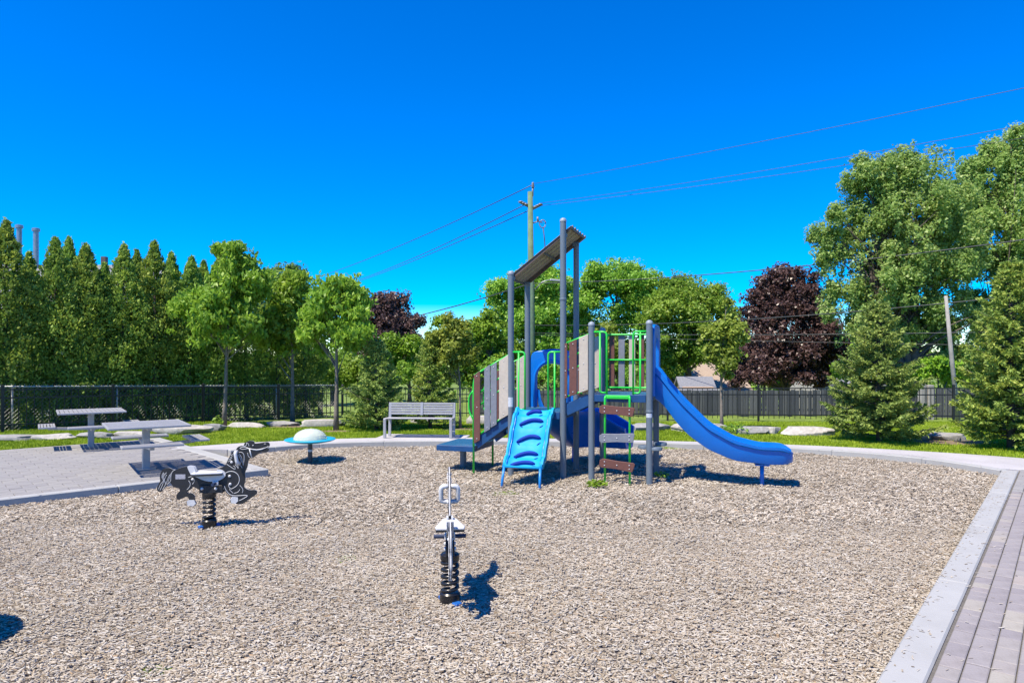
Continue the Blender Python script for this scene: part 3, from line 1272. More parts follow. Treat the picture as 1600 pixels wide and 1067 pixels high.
def leaf_quads(c, axis, nrm, L, W, bend=0.12):
    """diamond leaves centred on c"""
    n = len(c)
    axis = unit(axis)
    side = unit(np.cross(nrm, axis))
    up = np.cross(axis, side)
    L = np.asarray(L).reshape(-1, 1) / 2
    W = np.asarray(W).reshape(-1, 1) / 2
    V = np.stack([c - axis * L, c + side * W - axis * L * 0.15 - up * W * bend, c + axis * L - up * L * bend * 2, c - side * W - axis * L * 0.15 - up * W * bend], 1)
    return V.reshape(-1, 3)


LM = {}
LM['young'] = leaf_mat('leaf_young_bright', (0.1105, 0.2275, 0.0234), (0.252, 0.432, 0.042), (0.42, 0.567, 0.084), 0.48, 0.45, 0.8)
LM['olive'] = leaf_mat('leaf_olive', (0.11, 0.15, 0.022), (0.25, 0.32, 0.045), (0.44, 0.50, 0.09), 0.45, 0.5, 0.8)
LM['maple'] = leaf_mat('leaf_maple', (0.0975, 0.2145, 0.0286), (0.225, 0.4125, 0.045), (0.46, 0.62, 0.1035), 0.46, 0.42, 0.35)
LM['silver'] = leaf_mat('leaf_silver_maple', (0.135, 0.2497, 0.0607), (0.2875, 0.4375, 0.1063), (0.528, 0.62, 0.22), 0.48, 0.42, 0.3)
LM['red'] = leaf_mat('leaf_crimson', (0.036, 0.022, 0.022), (0.095, 0.055, 0.05), (0.24, 0.15, 0.125), 0.25, 0.36, 0.5)
LM['lime'] = leaf_mat('leaf_lime', (0.0924, 0.1898, 0.0132), (0.198, 0.3542, 0.022), (0.3432, 0.506, 0.044), 0.34, 0.5, 0.4)
LM['pine'] = leaf_mat('needle_dark_pine', (0.052, 0.117, 0.026), (0.13, 0.221, 0.0455), (0.288, 0.384, 0.084), 0.25, 0.6, 0.8)
LM['spruce'] = leaf_mat('needle_spruce', (0.0945, 0.1755, 0.0432), (0.25, 0.375, 0.0813), (0.528, 0.616, 0.154), 0.30, 0.6, 1.5)
LM['spruce_y'] = leaf_mat('needle_spruce_yellow', (0.0975, 0.182, 0.039), (0.264, 0.396, 0.072), (0.567, 0.62, 0.126), 0.30, 0.6, 1.5)
LM['cedar'] = leaf_mat('cedar_sprays', (0.098, 0.182, 0.035), (0.234, 0.364, 0.0585), (0.5175, 0.598, 0.1035), 0.34, 0.6, 1.1)
LM['weed'] = leaf_mat('weed_leaf', (0.072, 0.156, 0.024), (0.144, 0.264, 0.036), (0.288, 0.396, 0.084), 0.3, 0.5, 3.0)


def leaf_tris(c, axis, nrm, L, W):
    axis = unit(axis)
    side = unit(np.cross(nrm, axis))
    L = np.asarray(L).reshape(-1, 1) / 2
    W = np.asarray(W).reshape(-1, 1) / 2
    return np.stack([c - axis * L * 0.7 + side * W, c - axis * L * 0.7 - side * W, c + axis * L], 1).reshape(-1, 3)


def limb_path(a, b, sag, rs, n=6):
    a, b = np.array(a), np.array(b)
    out = []
    side = rs.normal(0, 1, 3) * np.linalg.norm(b - a) * 0.06
    for k in range(n):
        t = k / (n - 1)
        p = a * (1 - t) + b * t
        p = p + np.array([0, 0, 1]) * sag * 4 * t * (1 - t) + side * math.sin(math.pi * t)
        out.append(tuple(p))
    return out


def broad_tree(name, label, base_px, Y, lobes, leaf, leaf_L, nleaf, clump_r, trunk_r, seed, bark='bark', trunk_top=None, stems=1, droop=0.0, cat='tree', group=None, base_z=None, fill=0.45, aspect=0.62, nlimb=26, depth=1.0, top_light=0.35, tri=False, per=18, tall=0.85, ragged=0.16, boughs=None, bough_r=None):
    """tree standing at photo column base_px and distance Y; lobes are (px, py, rx, ry) of its crown"""
    rs = np.random.RandomState(seed)
    x0 = (base_px - 800) / F * Y
    z0 = terr(x0, Y) if base_z is None else base_z
    t = thing(name, label, cat, (x0, Y, z0), 0, group)
    k = Y / F
    C, Rd = [], []
    for (px, py, rx, ry) in lobes:
        X, _, Z = wp(px, py, Y)
        C.append((X - x0, rs.uniform(-0.25, 0.25) * rx * k * depth, Z - z0))
        Rd.append((rx * k, rx * k * depth * rs.uniform(0.8, 1.05), ry * k))
    C, Rd = np.array(C), np.array(Rd)
    vol = (Rd[:, 0] * Rd[:, 1] * Rd[:, 2]) ** 0.67
    # clumps
    nc = max(20, nleaf // per)
    li = rs.choice(len(C), nc, p=vol / vol.sum())
    d = unit(rs.normal(0, 1, (nc, 3)))
    d[:, 2] = np.where(d[:, 2] < -0.55, -d[:, 2], d[:, 2])
    rad = fill + (1.0 - fill) * rs.rand(nc) ** 0.6
    rad = np.where(rs.rand(nc) < ragged, rad * rs.uniform(1.05, 1.28, nc), rad)
    cc = C[li] + d * Rd[li] * rad[:, None]
    # clumps gather on boughs, with gaps between
    nbough = boughs or max(14, int(3.2 * len(C) + nc / 60))
    bsel = rs.choice(nc, min(nbough, nc), replace=False)
    bc, bl = cc[bsel], li[bsel]
    own = rs.randint(0, len(bsel), nc)
    br_ = (bough_r or 0.36) * Rd[bl].min(1)
    jit = unit(rs.normal(0, 1, (nc, 3))) * (rs.rand(nc) ** 0.45)[:, None] * br_[own][:, None] * np.array([1.15, 1.15, 0.85 if tall < 1 else 1.3])
    on = rs.rand(nc) < 0.86
    cc = np.where(on[:, None], bc[own] + jit, cc)
    d = np.where(on[:, None], unit(0.5 * d[bsel][own] + unit(jit + 1e-6)), d)
    cr = clump_r * rs.uniform(0.55, 1.35, nc)
    # leaves
    ci = np.repeat(np.arange(nc), per)
    n = len(ci)
    o = unit(rs.normal(0, 1, (n, 3)))
    o[:, 2] = np.where(rs.rand(n) < 0.4, np.abs(o[:, 2]), o[:, 2])
    pos = cc[ci] + o * (cr[ci] * rs.uniform(0.35, 1.0, n))[:, None] * np.array([1.0, 1.0, tall])
    nrm = unit(0.35 * o + 0.30 * d[ci] + np.array([0, 0, top_light]) + rs.normal(0, 0.55, (n, 3)))
    ax = rs.normal(0, 1, (n, 3))
    ax = ax - nrm * np.sum(ax * nrm, 1, keepdims=True)
    ax[:, 2] -= droop
    L = leaf_L * rs.uniform(0.65, 1.3, n)
    if tri:
        me = np_mesh('crown', leaf_tris(pos, ax, nrm, L, L * aspect * 1.25), 3)
    else:
        me = np_mesh('crown', leaf_quads(pos, ax, nrm, L, L * aspect), 4)
    link_mesh('crown', me, LM[leaf], t, fix=False)
    # trunk and limbs
    top = C[np.argmax(C[:, 2])] if trunk_top is None else np.array([wp(*trunk_top, Y)[0] - x0, 0, wp(*trunk_top, Y)[2] - z0])
    zlow = max(0.3, (C[:, 2] - Rd[:, 2]).min())
    tr = MB()
    heads = []
    for s in range(stems):
        if stems == 1:
            foot = np.zeros(3)
            head = top
        else:
            foot = np.array([rs.uniform(-1, 1) * trunk_r * 1.4, rs.uniform(-1, 1) * trunk_r, 0])
            j = rs.randint(len(C))
            head = C[(s * 2) % len(C)] + np.array([0, 0, 0.3 * Rd[j, 2]])
        n_ = 9
        pts, rr = [], []
        bow = rs.normal(0, 0.006, 3) * np.linalg.norm(head)
        for q in range(n_):
            u = q / (n_ - 1)
            if stems == 1:
                p = foot * (1 - u) + head * u
                # straight below the crown
                f = min(1.0, p[2] / max(zlow, 0.01))
                p[:2] = head[:2] * max(0.0, (u - 0.45)) / 0.55
            else:
                p = foot * (1 - u) + head * u
                p[:2] = foot[:2] * (1 - u) + head[:2] * u ** 1.45
            p = p + bow * math.sin(math.pi * u)
            pts.append(p)
            rr.append(trunk_r * (1 - 0.86 * u) * (1.25 if q == 0 else 1.0))
        heads.append(pts)
        tr.tube([tuple(p) for p in pts], trunk_r, 9, True, rr)
    tr.build('trunk', M[bark], t, True)
    lb = MB()
    pick = rs.choice(nc, min(nlimb, nc), replace=False)
    for j in pick:
        pts = heads[rs.randint(len(heads))]
        tgt = cc[j]
        # leave the stem lower than the target
        u = np.clip((tgt[2] - 0.55 * np.hypot(tgt[0], tgt[1]) - 0.1) / max(pts[-1][2], 0.1), 0.22, 0.88) * rs.uniform(0.8, 1.0)
        f = u * (len(pts) - 1)
        a = pts[int(f)] * (1 - f % 1) + pts[min(int(f) + 1, len(pts) - 1)] * (f % 1)
        rr0 = trunk_r * (1 - 0.8 * u) * 0.45
        path = limb_path(a, tgt, 0.05 * np.linalg.norm(tgt - a), rs)
        lb.tube(path, rr0, 5, False, [rr0 * (1 - 0.8 * q / 5) for q in range(6)])
    lb.build('limbs', M[bark], t, True)
    return t


def conifer(name, label, px, py_base, H, Rb, seed, leaf='spruce', Y=None, group=None, dens=1.0, needle=0.085, low=0.04, lean=0.0):
    rs = np.random.RandomState(seed)
    if Y is None:
        Y = F * (CAM_H - 0.04) / (py_base - HZ)
    x0 = (px - 800) / F * Y
    z0 = terr(x0, Y)
    t = thing(name, label, 'spruce', (x0, Y, z0), 0, group)
    MB().tube([(0, 0, -0.05), (lean * 0.4, 0, H * 0.5), (lean, 0, H * 0.985)], 0.05, 7, True, [0.03 * H / 2 + 0.02, 0.018 * H / 2 + 0.01, 0.006]).build('trunk', M['bark_dark'], t, True)
    Q = []
    br = MB()
    nb = int(34 * H * dens)
    for b in range(nb):
        u = (b + rs.rand()) / nb
        z = H * (low + (0.97 - low) * u ** 0.92)
        prof = (1 - (z / H)) ** 0.82 * (0.72 + 0.28 * min(1, z / (0.12 * H)))
        Lb = max(0.05, Rb * prof * rs.uniform(0.68, 1.12))
        az = b * 2.399 + rs.normal(0, 0.25)
        dr = np.array([math.cos(az), math.sin(az), 0])
        sd = np.array([-dr[1], dr[0], 0])
        rise = rs.uniform(0.02, 0.30) + 0.35 * (z / H)
        o = np.array([lean * z / H, 0, z])
        ns = max(4, int(Lb / 0.065))
        pts = []
        for s in range(ns + 1):
            q = s / ns
            pts.append(o + dr * Lb * q + np.array([0, 0, 1]) * Lb * (rise * q - 0.34 * q * (1 - q)))
        br.tube([tuple(pts[0]), tuple(pts[len(pts) // 2]), tuple(pts[-1])], 0.01, 4, False, [0.014, 0.009, 0.003])
        for s in range(1, ns + 1):
            q = s / ns
            p = pts[s]
            if q < 0.22 and rs.rand() < 0.6:
                continue
            lt = Lb * 0.42 * (1 - q) + 0.07 + 0.05 * rs.rand()
            for sg in (-1, 1, 0):
                if sg == 0 and (s % 2 or q < 0.5) and s != ns:
                    continue
                tdir = unit(dr * (0.85 if sg else 1.0) + sd * sg * rs.uniform(0.5, 0.95) + np.array([0, 0, rs.uniform(-0.22, 0.22)]))
                ltt = lt * rs.uniform(0.6, 1.1)
                nn = max(5, int(ltt / 0.014 * min(dens, 1.2)))
                uu = rs.rand(nn) * ltt
                c = p + tdir * uu[:, None]
                rnd = rs.normal(0, 1, (nn, 3))
                rnd = unit(rnd - tdir * (rnd @ tdir)[:, None])
                a = unit(tdir * 0.8 + rnd * 0.75)
                nr_ = unit(np.cross(a, rs.normal(0, 1, (nn, 3))) + np.array([0, 0, 0.8]))
                Lq = needle * rs.uniform(0.7, 1.25, nn)
                Q.append(leaf_quads(c + a * Lq[:, None] * 0.4, a, nr_, Lq, 0.027 * np.ones(nn) * needle / 0.075, 0.0))
    # leader
    c = np.array([lean, 0, H]) + np.stack([rs.normal(0, .015, 40), rs.normal(0, .015, 40), -rs.rand(40) * 0.3], -1)
    a = unit(rs.normal(0, .6, (40, 3)) + np.array([0, 0, 1]))
    Q.append(leaf_quads(c, a, unit(rs.normal(0, 1, (40, 3))), np.full(40, needle), np.full(40, 0.02), 0))
    me = np_mesh('crown', np.concatenate(Q), 4)
    link_mesh('crown', me, LM[leaf], t, fix=False)
    br.build('limbs', M['bark_dark'], t, True)
    return t


def cedar_parts(seed, H, Rb, n=15000):
    rs = np.random.RandomState(seed)
    # spray clumps spiralling up the cone
    nc = n // 22
    u = rs.rand(nc) ** 0.85
    z = 0.1 + (H - 0.12) * u
    prof = np.where(u < 0.42, 0.90 + 0.10 * u / 0.42, (1 - ((u - 0.42) / 0.58) ** 1.6))
    az = rs.uniform(0, 2 * np.pi, nc)
    lump = 1 + 0.15 * np.sin(3 * az + 9 * u + seed) + 0.14 * np.sin(5 * az - 17 * u + seed * 2) + 0.08 * np.sin(9 * az + 31 * u)
    r = Rb * np.clip(prof, 0.015, 1) * lump * rs.uniform(0.72, 1.06, nc)
    inner = rs.rand(nc) < 0.22
    r = np.where(inner, r * rs.uniform(0.4, 0.8, nc), r)
    cc = np.stack([r * np.cos(az), r * np.sin(az), z], -1)
    rad = np.stack([np.cos(az), np.sin(az), np.zeros(nc)], -1)
    ci = np.repeat(np.arange(nc), 22)
    m = len(ci)
    off = rs.normal(0, 1, (m, 3)) * np.array([0.085, 0.085, 0.11]) * np.clip(prof[ci], 0.35, 1)[:, None]
    pos = cc[ci] + off
    ax = unit(rad[ci] * rs.uniform(0.2, 0.9, (m, 1)) + np.array([0, 0, 0.75]) + rs.normal(0, 0.4, (m, 3)))
    nr = unit(rs.normal(0, 0.7, (m, 3)) + rad[ci] * 0.6)
    L = rs.uniform(0.055, 0.125, m)
    V = leaf_quads(pos, ax, nr, L, L * 0.48, 0.1)
    me = np_mesh('crown', V, 4)
    me.materials.append(LM['cedar'])
    tb = MB().tube([(0, 0, -0.3), (0.02, 0, H * 0.5), (0, 0, H * 0.96)], 0.08, 7, True, [0.09, 0.05, 0.008])
    tm = bpy.data.meshes.new('trunk')
    tm.from_pydata(tb.v, [], tb.f)
    fix_normals(tm)
    tm.materials.append(M['bark_dark'])
    return me, tm


CED = [cedar_parts(s, 5.5, r_, 19000) for s, r_ in ((1, 0.74), (2, 0.70), (3, 0.78))]
nrm_l = np.array([-FLD[1], FLD[0]])
c_words = ['at the left edge of the photo, tallest of the hedge', 'second from the left, below the steel flues', 'third from the left in the hedge row', 'fourth from the left, right of the flues', 'fifth from the left in the hedge row', 'sixth from the left, with a sharp pointed top', 'seventh from the left beside the first young tree', 'eighth from the left behind the first young tree', 'ninth from the left behind the first young tree', 'tenth from the left, last of the hedge row']
rc = random.Random(4)
ced_px = [(-48, 345), (8, 347), (88, 372), (137, 382), (188, 384), (241, 377), (293, 401), (340, 392), (385, 425), (432, 445), (478, 470)]
for k, (pxc, ytop) in enumerate(ced_px):
    # intersection of that column with the planting line
    q = (pxc - 800) / F
    A = FL0 + nrm_l * 1.35
    # A + s*FLD with x = q*y
    s_ = (q * A[1] - A[0]) / (FLD[0] - q * FLD[1])
    P = A + FLD * s_
    zt = CAM_H + (HZ - ytop) * P[1] / F
    z0 = terr(*P)
    lab = 'dark green columnar cedar just outside the left edge of the photo, hedge end' if k == 0 else 'dark green columnar cedar ' + c_words[min(k - 1, 9)]
    t = thing('cedar_tree', lab, 'cedar tree', (P[0], P[1], z0), rc.uniform(0, 6.28), 'cedar hedge behind the fence')
    sc = (zt - z0) / 5.5
    w = 0.98 + 0.1 * rc.random()
    t.scale = (w, w * rc.uniform(0.9, 1.1), sc)
    t.rotation_euler = (rc.gauss(0, 0.018), rc.gauss(0, 0.018), t.rotation_euler.z)
    me, tm = CED[k % 3]
    for nme, mm in (('crown', me), ('trunk', tm)):
        o = bpy.data.objects.new(nme, mm)
        COL.objects.link(o)
        o.parent = t
# a second row of tips seen between the first
for k, (pxc, ytop) in enumerate([(45, 395), (108, 372), (163, 412), (214, 392), (268, 395), (318, 408)]):
    q = (pxc - 800) / F
    A = FL0 + nrm_l * 2.5
    s_ = (q * A[1] - A[0]) / (FLD[0] - q * FLD[1])
    P = A + FLD * s_
    zt = CAM_H + (HZ - ytop) * P[1] / F
    z0 = terr(*P)
    places = ['between the first two cedars at left', 'behind the third cedar, right of the flues', 'with its tip below the roof vent', 'between the fifth and sixth cedars', 'right of the sharp pointed sixth cedar', 'left of the first young tree crown']
    t = thing('cedar_tree', 'cedar of the rear hedge row ' + places[k], 'cedar tree', (P[0], P[1], z0), rc.uniform(0, 6.28), 'cedar hedge behind the fence')
    t.scale = (0.95, 0.95, (zt - z0) / 5.5)
    me, tm = CED[(k + 1) % 3]
    for nme, mm in (('crown', me), ('trunk', tm)):
        o = bpy.data.objects.new(nme, mm)
        COL.objects.link(o)
        o.parent = t

# young trees on the lawn
broad_tree('young_tree', 'young broadleaf tree with drooping leaves in front of the cedar hedge', 350, 18.9,
           [(338, 505, 60, 48), (376, 455, 44, 48), (368, 415, 34, 30), (310, 478, 38, 32), (388, 520, 34, 36), (345, 535, 48, 24), (345, 455, 36, 40), (290, 482, 22, 16)],
           'young', 0.15, 21000, 0.19, 0.062, 31, 'bark', (358, 410), droop=0.9, aspect=0.45, group='young trees on the lawn', fill=0.3)
broad_tree('young_tree', 'young broadleaf tree second from the left, trunk in front of the fence post', 457, 20.2,
           [(446, 505, 38, 52), (457, 455, 30, 34), (430, 545, 30, 30), (468, 540, 36, 32), (440, 480, 34, 36)],
           'young', 0.15, 15000, 0.19, 0.065, 32, 'bark', (457, 440), droop=0.8, aspect=0.45, group='young trees on the lawn', fill=0.3)
broad_tree('young_tree', 'young broadleaf tree behind the domed seat, nearest of the three at left', 525, 17.4,
           [(526, 500, 54, 46), (520, 460, 42, 28), (498, 515, 34, 36), (558, 518, 32, 36), (545, 470, 36, 32), (525, 540, 46, 20)],
           'young', 0.14, 20000, 0.18, 0.065, 33, 'bark', (523, 445), droop=0.9, aspect=0.45, group='young trees on the lawn', fill=0.3)
broad_tree('young_tree', 'thin olive young tree right of the bench', 719, 17.9,
           [(716, 570, 32, 40), (705, 525, 26, 30), (722, 540, 22, 34), (690, 552, 22, 30), (698, 502, 9, 14)],
           'olive', 0.10, 7500, 0.15, 0.038, 34, 'bark', (706, 500), group='young trees on the lawn', fill=0.25)
broad_tree('young_tree', 'young yellow green tree with a thin leader behind the slide', 1128, 17.4,
           [(1128, 560, 33, 32), (1138, 525, 28, 28), (1160, 520, 18, 18), (1112, 530, 20, 26), (1133, 585, 22, 16), (1136, 482, 6, 20), (1140, 548, 32, 26)],
           'olive', 0.10, 10000, 0.14, 0.045, 35, 'bark', (1136, 465), group='young trees on the lawn', fill=0.25)

# conifers
conifer('spruce_tree', 'dense spruce left of the bench at the back of the lawn', 588, 670, 2.35, 1.0, 41, 'spruce', group='spruces on the lawn', dens=1.15)
conifer('spruce_tree', 'slim spruce behind the bench', 672, 666, 2.6, 0.72, 42, 'spruce_y', group='spruces on the lawn', dens=1.1)
conifer('spruce_tree', 'broad light green spruce right of the slide end', 1374, 692, 3.02, 1.20, 43, 'spruce', group='spruces on the lawn', dens=1.35)
conifer('spruce_tree', 'tall spruce cut off by the right edge of the photo', 1580, 703, 3.75, 1.18, 44, 'spruce_y', group='spruces on the lawn', dens=1.35)

# trees beyond the fences
broad_tree('pine_tree', 'dark pine behind the second young tree', 448, 30,
           [(448, 470, 42, 52), (432, 440, 20, 22), (468, 438, 18, 22), (412, 470, 24, 30), (450, 425, 14, 14), (405, 520, 40, 50), (470, 530, 40, 50)],
           'pine', 0.20, 11000, 0.34, 0.14, 51, 'bark_dark', aspect=0.28, top_light=0.2, fill=0.2)
broad_tree('crimson_maple', 'dark red maple rising behind the third young tree', 612, 37,
           [(612, 505, 40, 40), (590, 492, 30, 32), (638, 518, 22, 28), (600, 530, 42, 40)], 'red', 0.15, 26000, 0.34, 0.2, 52, 'bark_dark', fill=0.35, tri=True, boughs=50, bough_r=0.42)
broad_tree('lime_green_tree', 'bright lime green tree behind the bench', 612, 31,
           [(610, 568, 36, 36), (632, 552, 26, 26), (590, 590, 30, 26), (645, 585, 30, 28)], 'lime', 0.15, 16000, 0.28, 0.12, 53, fill=0.3, tri=True)
broad_tree('lime_green_tree', 'bright lime green tree left of the roofed tower', 748, 32,
           [(750, 545, 40, 46), (715, 548, 34, 40), (775, 530, 30, 34), (690, 535, 26, 34), (740, 580, 60, 30), (795, 570, 32, 36)], 'lime', 0.15, 26000, 0.30, 0.14, 54, fill=0.3, tri=True)
broad_tree('maple_tree', 'full green maple behind the roofed tower and utility pole', 832, 40,
           [(830, 490, 52, 62), (798, 500, 36, 52), (866, 485, 46, 66), (838, 450, 44, 34), (800, 545, 46, 44), (870, 545, 50, 44), (788, 468, 24, 28), (835, 575, 60, 26)], 'maple', 0.165, 74000, 0.40, 0.26, 55, 'bark_dark', fill=0.4, tri=True, tall=0.8)
broad_tree('maple_tree', 'rounded green maple behind the high deck, tallest of the middle trees', 960, 41,
           [(960, 480, 60, 64), (922, 495, 44, 64), (1002, 495, 46, 62), (964, 438, 50, 32), (940, 550, 52, 44), (1000, 548, 50, 44), (905, 530, 32, 48), (975, 575, 60, 24)], 'maple', 0.165, 74000, 0.40, 0.26, 56, 'bark_dark', fill=0.4, tri=True, tall=0.8)
broad_tree('maple_tree', 'green maple behind the top of the slide', 1078, 38,
           [(1080, 495, 50, 56), (1045, 500, 42, 60), (1116, 512, 36, 52), (1072, 456, 40, 28), (1055, 555, 50, 34), (1108, 556, 42, 32), (1035, 575, 34, 18)], 'maple', 0.16, 60000, 0.38, 0.24, 57, 'bark_dark', fill=0.4, tri=True, tall=0.8)
broad_tree('small_tree', 'small yellow green tree in front of the maples behind the high deck', 940, 30,
           [(940, 540, 34, 32), (915, 560, 26, 28), (965, 560, 28, 28)], 'olive', 0.14, 4200, 0.28, 0.08, 58, fill=0.3)
broad_tree('crimson_maple', 'big dark red maple right of the slide', 1228, 33,
           [(1226, 505, 56, 60), (1230, 455, 38, 34), (1192, 535, 38, 44), (1266, 530, 40, 46), (1226, 565, 62, 30), (1205, 480, 36, 40), (1255, 485, 34, 40), (1185, 575, 32, 26), (1282, 572, 30, 28), (1228, 592, 66, 16), (1172, 560, 28, 34), (1292, 552, 26, 34), (1172, 592, 30, 16), (1288, 592, 30, 15)], 'red', 0.145, 86000, 0.30, 0.24, 59, 'bark_dark', fill=0.42, tri=True, boughs=130, bough_r=0.5)
broad_tree('silver_maple', 'huge light green maple with many stems behind the broad spruce', 1432, 27,
           [(1352, 300, 46, 36), (1376, 266, 26, 22), (1322, 360, 52, 34), (1292, 400, 36, 20), (1425, 285, 52, 46), (1462, 258, 26, 26), (1400, 360, 70, 56), (1470, 345, 52, 56), (1345, 425, 60, 40), (1430, 430, 66, 46), (1330, 480, 50, 34), (1480, 420, 52, 50), (1395, 480, 60, 36), (1470, 490, 50, 34), (1345, 520, 46, 34), (1410, 530, 50, 34), (1490, 525, 50, 36), (1360, 560, 40, 26), (1500, 565, 40, 24)],
           'silver', 0.12, 140000, 0.21, 0.20, 60, 'bark_dark', stems=8, fill=0.35, nlimb=170, tri=True, tall=1.3, ragged=0.3, boughs=185, bough_r=0.36)
broad_tree('silver_maple', 'tall light green maple at the right edge of the photo', 1572, 28,
           [(1585, 240, 40, 38), (1560, 290, 46, 50), (1615, 290, 60, 70), (1530, 350, 44, 54), (1590, 360, 66, 60), (1540, 430, 52, 50), (1620, 430, 60, 60), (1570, 490, 66, 44), (1560, 545, 60, 36), (1620, 545, 50, 36)],
           'silver', 0.12, 95000, 0.21, 0.19, 61, 'bark_dark', stems=6, fill=0.35, nlimb=120, tri=True, tall=1.3, ragged=0.3, boughs=105, bough_r=0.36)
broad_tree('lime_green_tree', 'bright green tree above the grey roof right of the dark red maple', 1312, 46,
           [(1305, 555, 30, 22), (1335, 548, 28, 24), (1280, 562, 24, 20)], 'lime', 0.22, 4500, 0.5, 0.18, 62, fill=0.3)
# undergrowth
for i, (px, Y, lob, lf, lab) in enumerate([
        (430, 26, [(430, 578, 42, 24), (405, 590, 30, 20)], 'maple', 'leafy shrub behind the fence between the first two young trees'),
        (500, 27, [(498, 582, 40, 24), (470, 588, 30, 20)], 'maple', 'leafy shrub behind the fence between the second and third young trees'),
        (560, 27.5, [(560, 585, 36, 26), (540, 592, 30, 18)], 'young', 'leafy shrub behind the fence right of the third young tree'),
        (665, 30, [(662, 588, 44, 22), (700, 590, 34, 20)], 'maple', 'leafy shrub behind the fence above the bench'),
        (1465, 24.5, [(1462, 580, 26, 16), (1440, 586, 22, 14), (1485, 584, 20, 14)], 'lime', 'leafy shrub behind the fence between the two spruces'),
        (1340, 29, [(1340, 590, 40, 20), (1380, 586, 36, 24), (1420, 590, 30, 20)], 'maple', 'dark shrub under the huge maple'),
        (1530, 28, [(1530, 580, 44, 26), (1580, 580, 40, 26)], 'maple', 'dark shrub under the maple at the right edge'),
        (830, 30, [(830, 590, 50, 22), (880, 588, 40, 24), (780, 590, 40, 22)], 'maple', 'dark shrub behind the climbing wall deck'),
        (960, 33, [(960, 592, 50, 20), (1010, 590, 36, 20), (910, 590, 40, 22)], 'maple', 'dark shrub behind the plank ladder')]):
    broad_tree('shrub', lab, px, Y, lob, lf, 0.14, 6000, 0.24, 0.05, 70 + i, 'bark_dark', cat='shrub', group='shrubs behind the fence', stems=3, nlimb=12, fill=0.2, tri=True)
# far tree line that closes the horizon
FT = [(-60, 'pine'), (60, 'maple'), (170, 'maple'), (280, 'pine'), (390, 'maple'), (520, 'maple'), (640, 'silver'), (750, 'maple'), (860, 'silver'), (980, 'maple'), (1100, 'silver'), (1195, 'maple'), (1290, 'maple'), (1400, 'silver'), (1520, 'maple'), (1640, 'maple')]
for i, (px, lf) in enumerate(FT):
    Y = 62 + 5 * math.sin(i * 2.1)
    wd = 62 + 8 * math.sin(i * 1.3)
    tp = 545 + 9 * math.sin(i * 1.9)
    spot = ['beyond the left edge', 'behind the steel flues', 'behind the fourth cedar', 'behind the sixth cedar', 'behind the first young tree', 'behind the third young tree', 'behind the bench', 'left of the tower', 'behind the tower', 'behind the plank ladder', 'behind the slide', 'behind the big dark red maple', 'above the grey roof', 'behind the broad spruce', 'behind the leaning pole', 'beyond the right edge'][i]
    broad_tree('far_tree', 'far tree closing the horizon ' + spot, px, Y, [(px, tp + 25, wd, 26), (px - 26, tp + 35, wd * 0.6, 24), (px + 30, tp + 34, wd * 0.6, 26), (px, tp + 55, wd, 24)],
               lf, 0.36, 6500, 0.7, 0.2, 90 + i, 'bark_dark', group='far trees closing the horizon', nlimb=6, fill=0.2, tri=True)


# ================================================================== UTILITIES
PY = 35.0
ppx = (829 - 800) / F * PY
pz0 = terr(ppx, PY)


def pz(py):
    return CAM_H + (HZ - py) * PY / F - pz0


up = thing('utility_pole', 'green brown wooden utility pole behind the roofed tower', 'utility pole', (ppx, PY, pz0))
MB().tube([(0.12, 0, -0.3), (0.06, 0, 4), (-0.02, 0, pz(300))], 0.15, 12, True, [0.20, 0.175, 0.13]).build('pole', M['pole'], up, True)
s1 = MB().tube([(0.1, 0, pz(307)), (0.12, 0, pz(292))], 0.05, 8)
s1.lathe([(0.05, 0), (0.10, 0.04), (0.05, 0.09), (0.10, 0.13), (0.05, 0.18), (0.08, 0.24), (0.03, 0.3)], (0.12, 0, pz(294)), 10)
s1.build('top_insulator', M['insul'], up, True)
for sx, yy in ((-1, 318), (1, 322)):
    b_ = MB().tube([(sx * 0.1, 0, pz(yy + 5)), (sx * 0.50, 0, pz(yy - 1))], 0.055, 8)
    for q in range(3):
        b_.lathe([(0.03, -0.06), (0.13, -0.02), (0.13, 0.03), (0.03, 0.07)], (sx * (0.24 + q * 0.13), 0, pz(yy + 2 - 2 * q)), 10)
    b_.build('insulator', M['insul'], up, True)
b_ = MB().tube([(0.1, 0, pz(349)), (0.38, 0, pz(346)), (0.62, -0.02, pz(348))], 0.035, 6)
b_.tube([(0.38, 0, pz(346)), (0.36, 0, pz(339))], 0.05, 8)
b_.tube([(0.62 + 0.16 * math.cos(a), 0, pz(350) + 0.2 * math.sin(a)) for a in np.linspace(0, 6.0, 14)], 0.03, 6)
b_.build('switch_arm', M['insul'], up, True)
MB().tube([(0.64, 0, pz(355)), (0.72, 0, pz(375)), (0.74, 0, pz(386)), (0.5, 0, pz(400)), (0.16, 0, pz(412))], 0.03, 6).build('riser_cable', M['wire_dark'], up, True)
# street lamp arm on the pole
la = MB().tube([(0.15, 0, pz(455)), (0.6, -0.1, pz(441)), (0.95, -0.15, pz(438))], 0.032, 8)
la.build('lamp_arm', M['galv'], up, True)
lh = MB()
lh.box((1.28, -0.17, pz(439)), (0.62, 0.24, 0.13), Matrix.Rotation(R(4), 3, 'Y'))
lh.build('lamp_head', M['galv'], up, bevel=0.04, bseg=2)

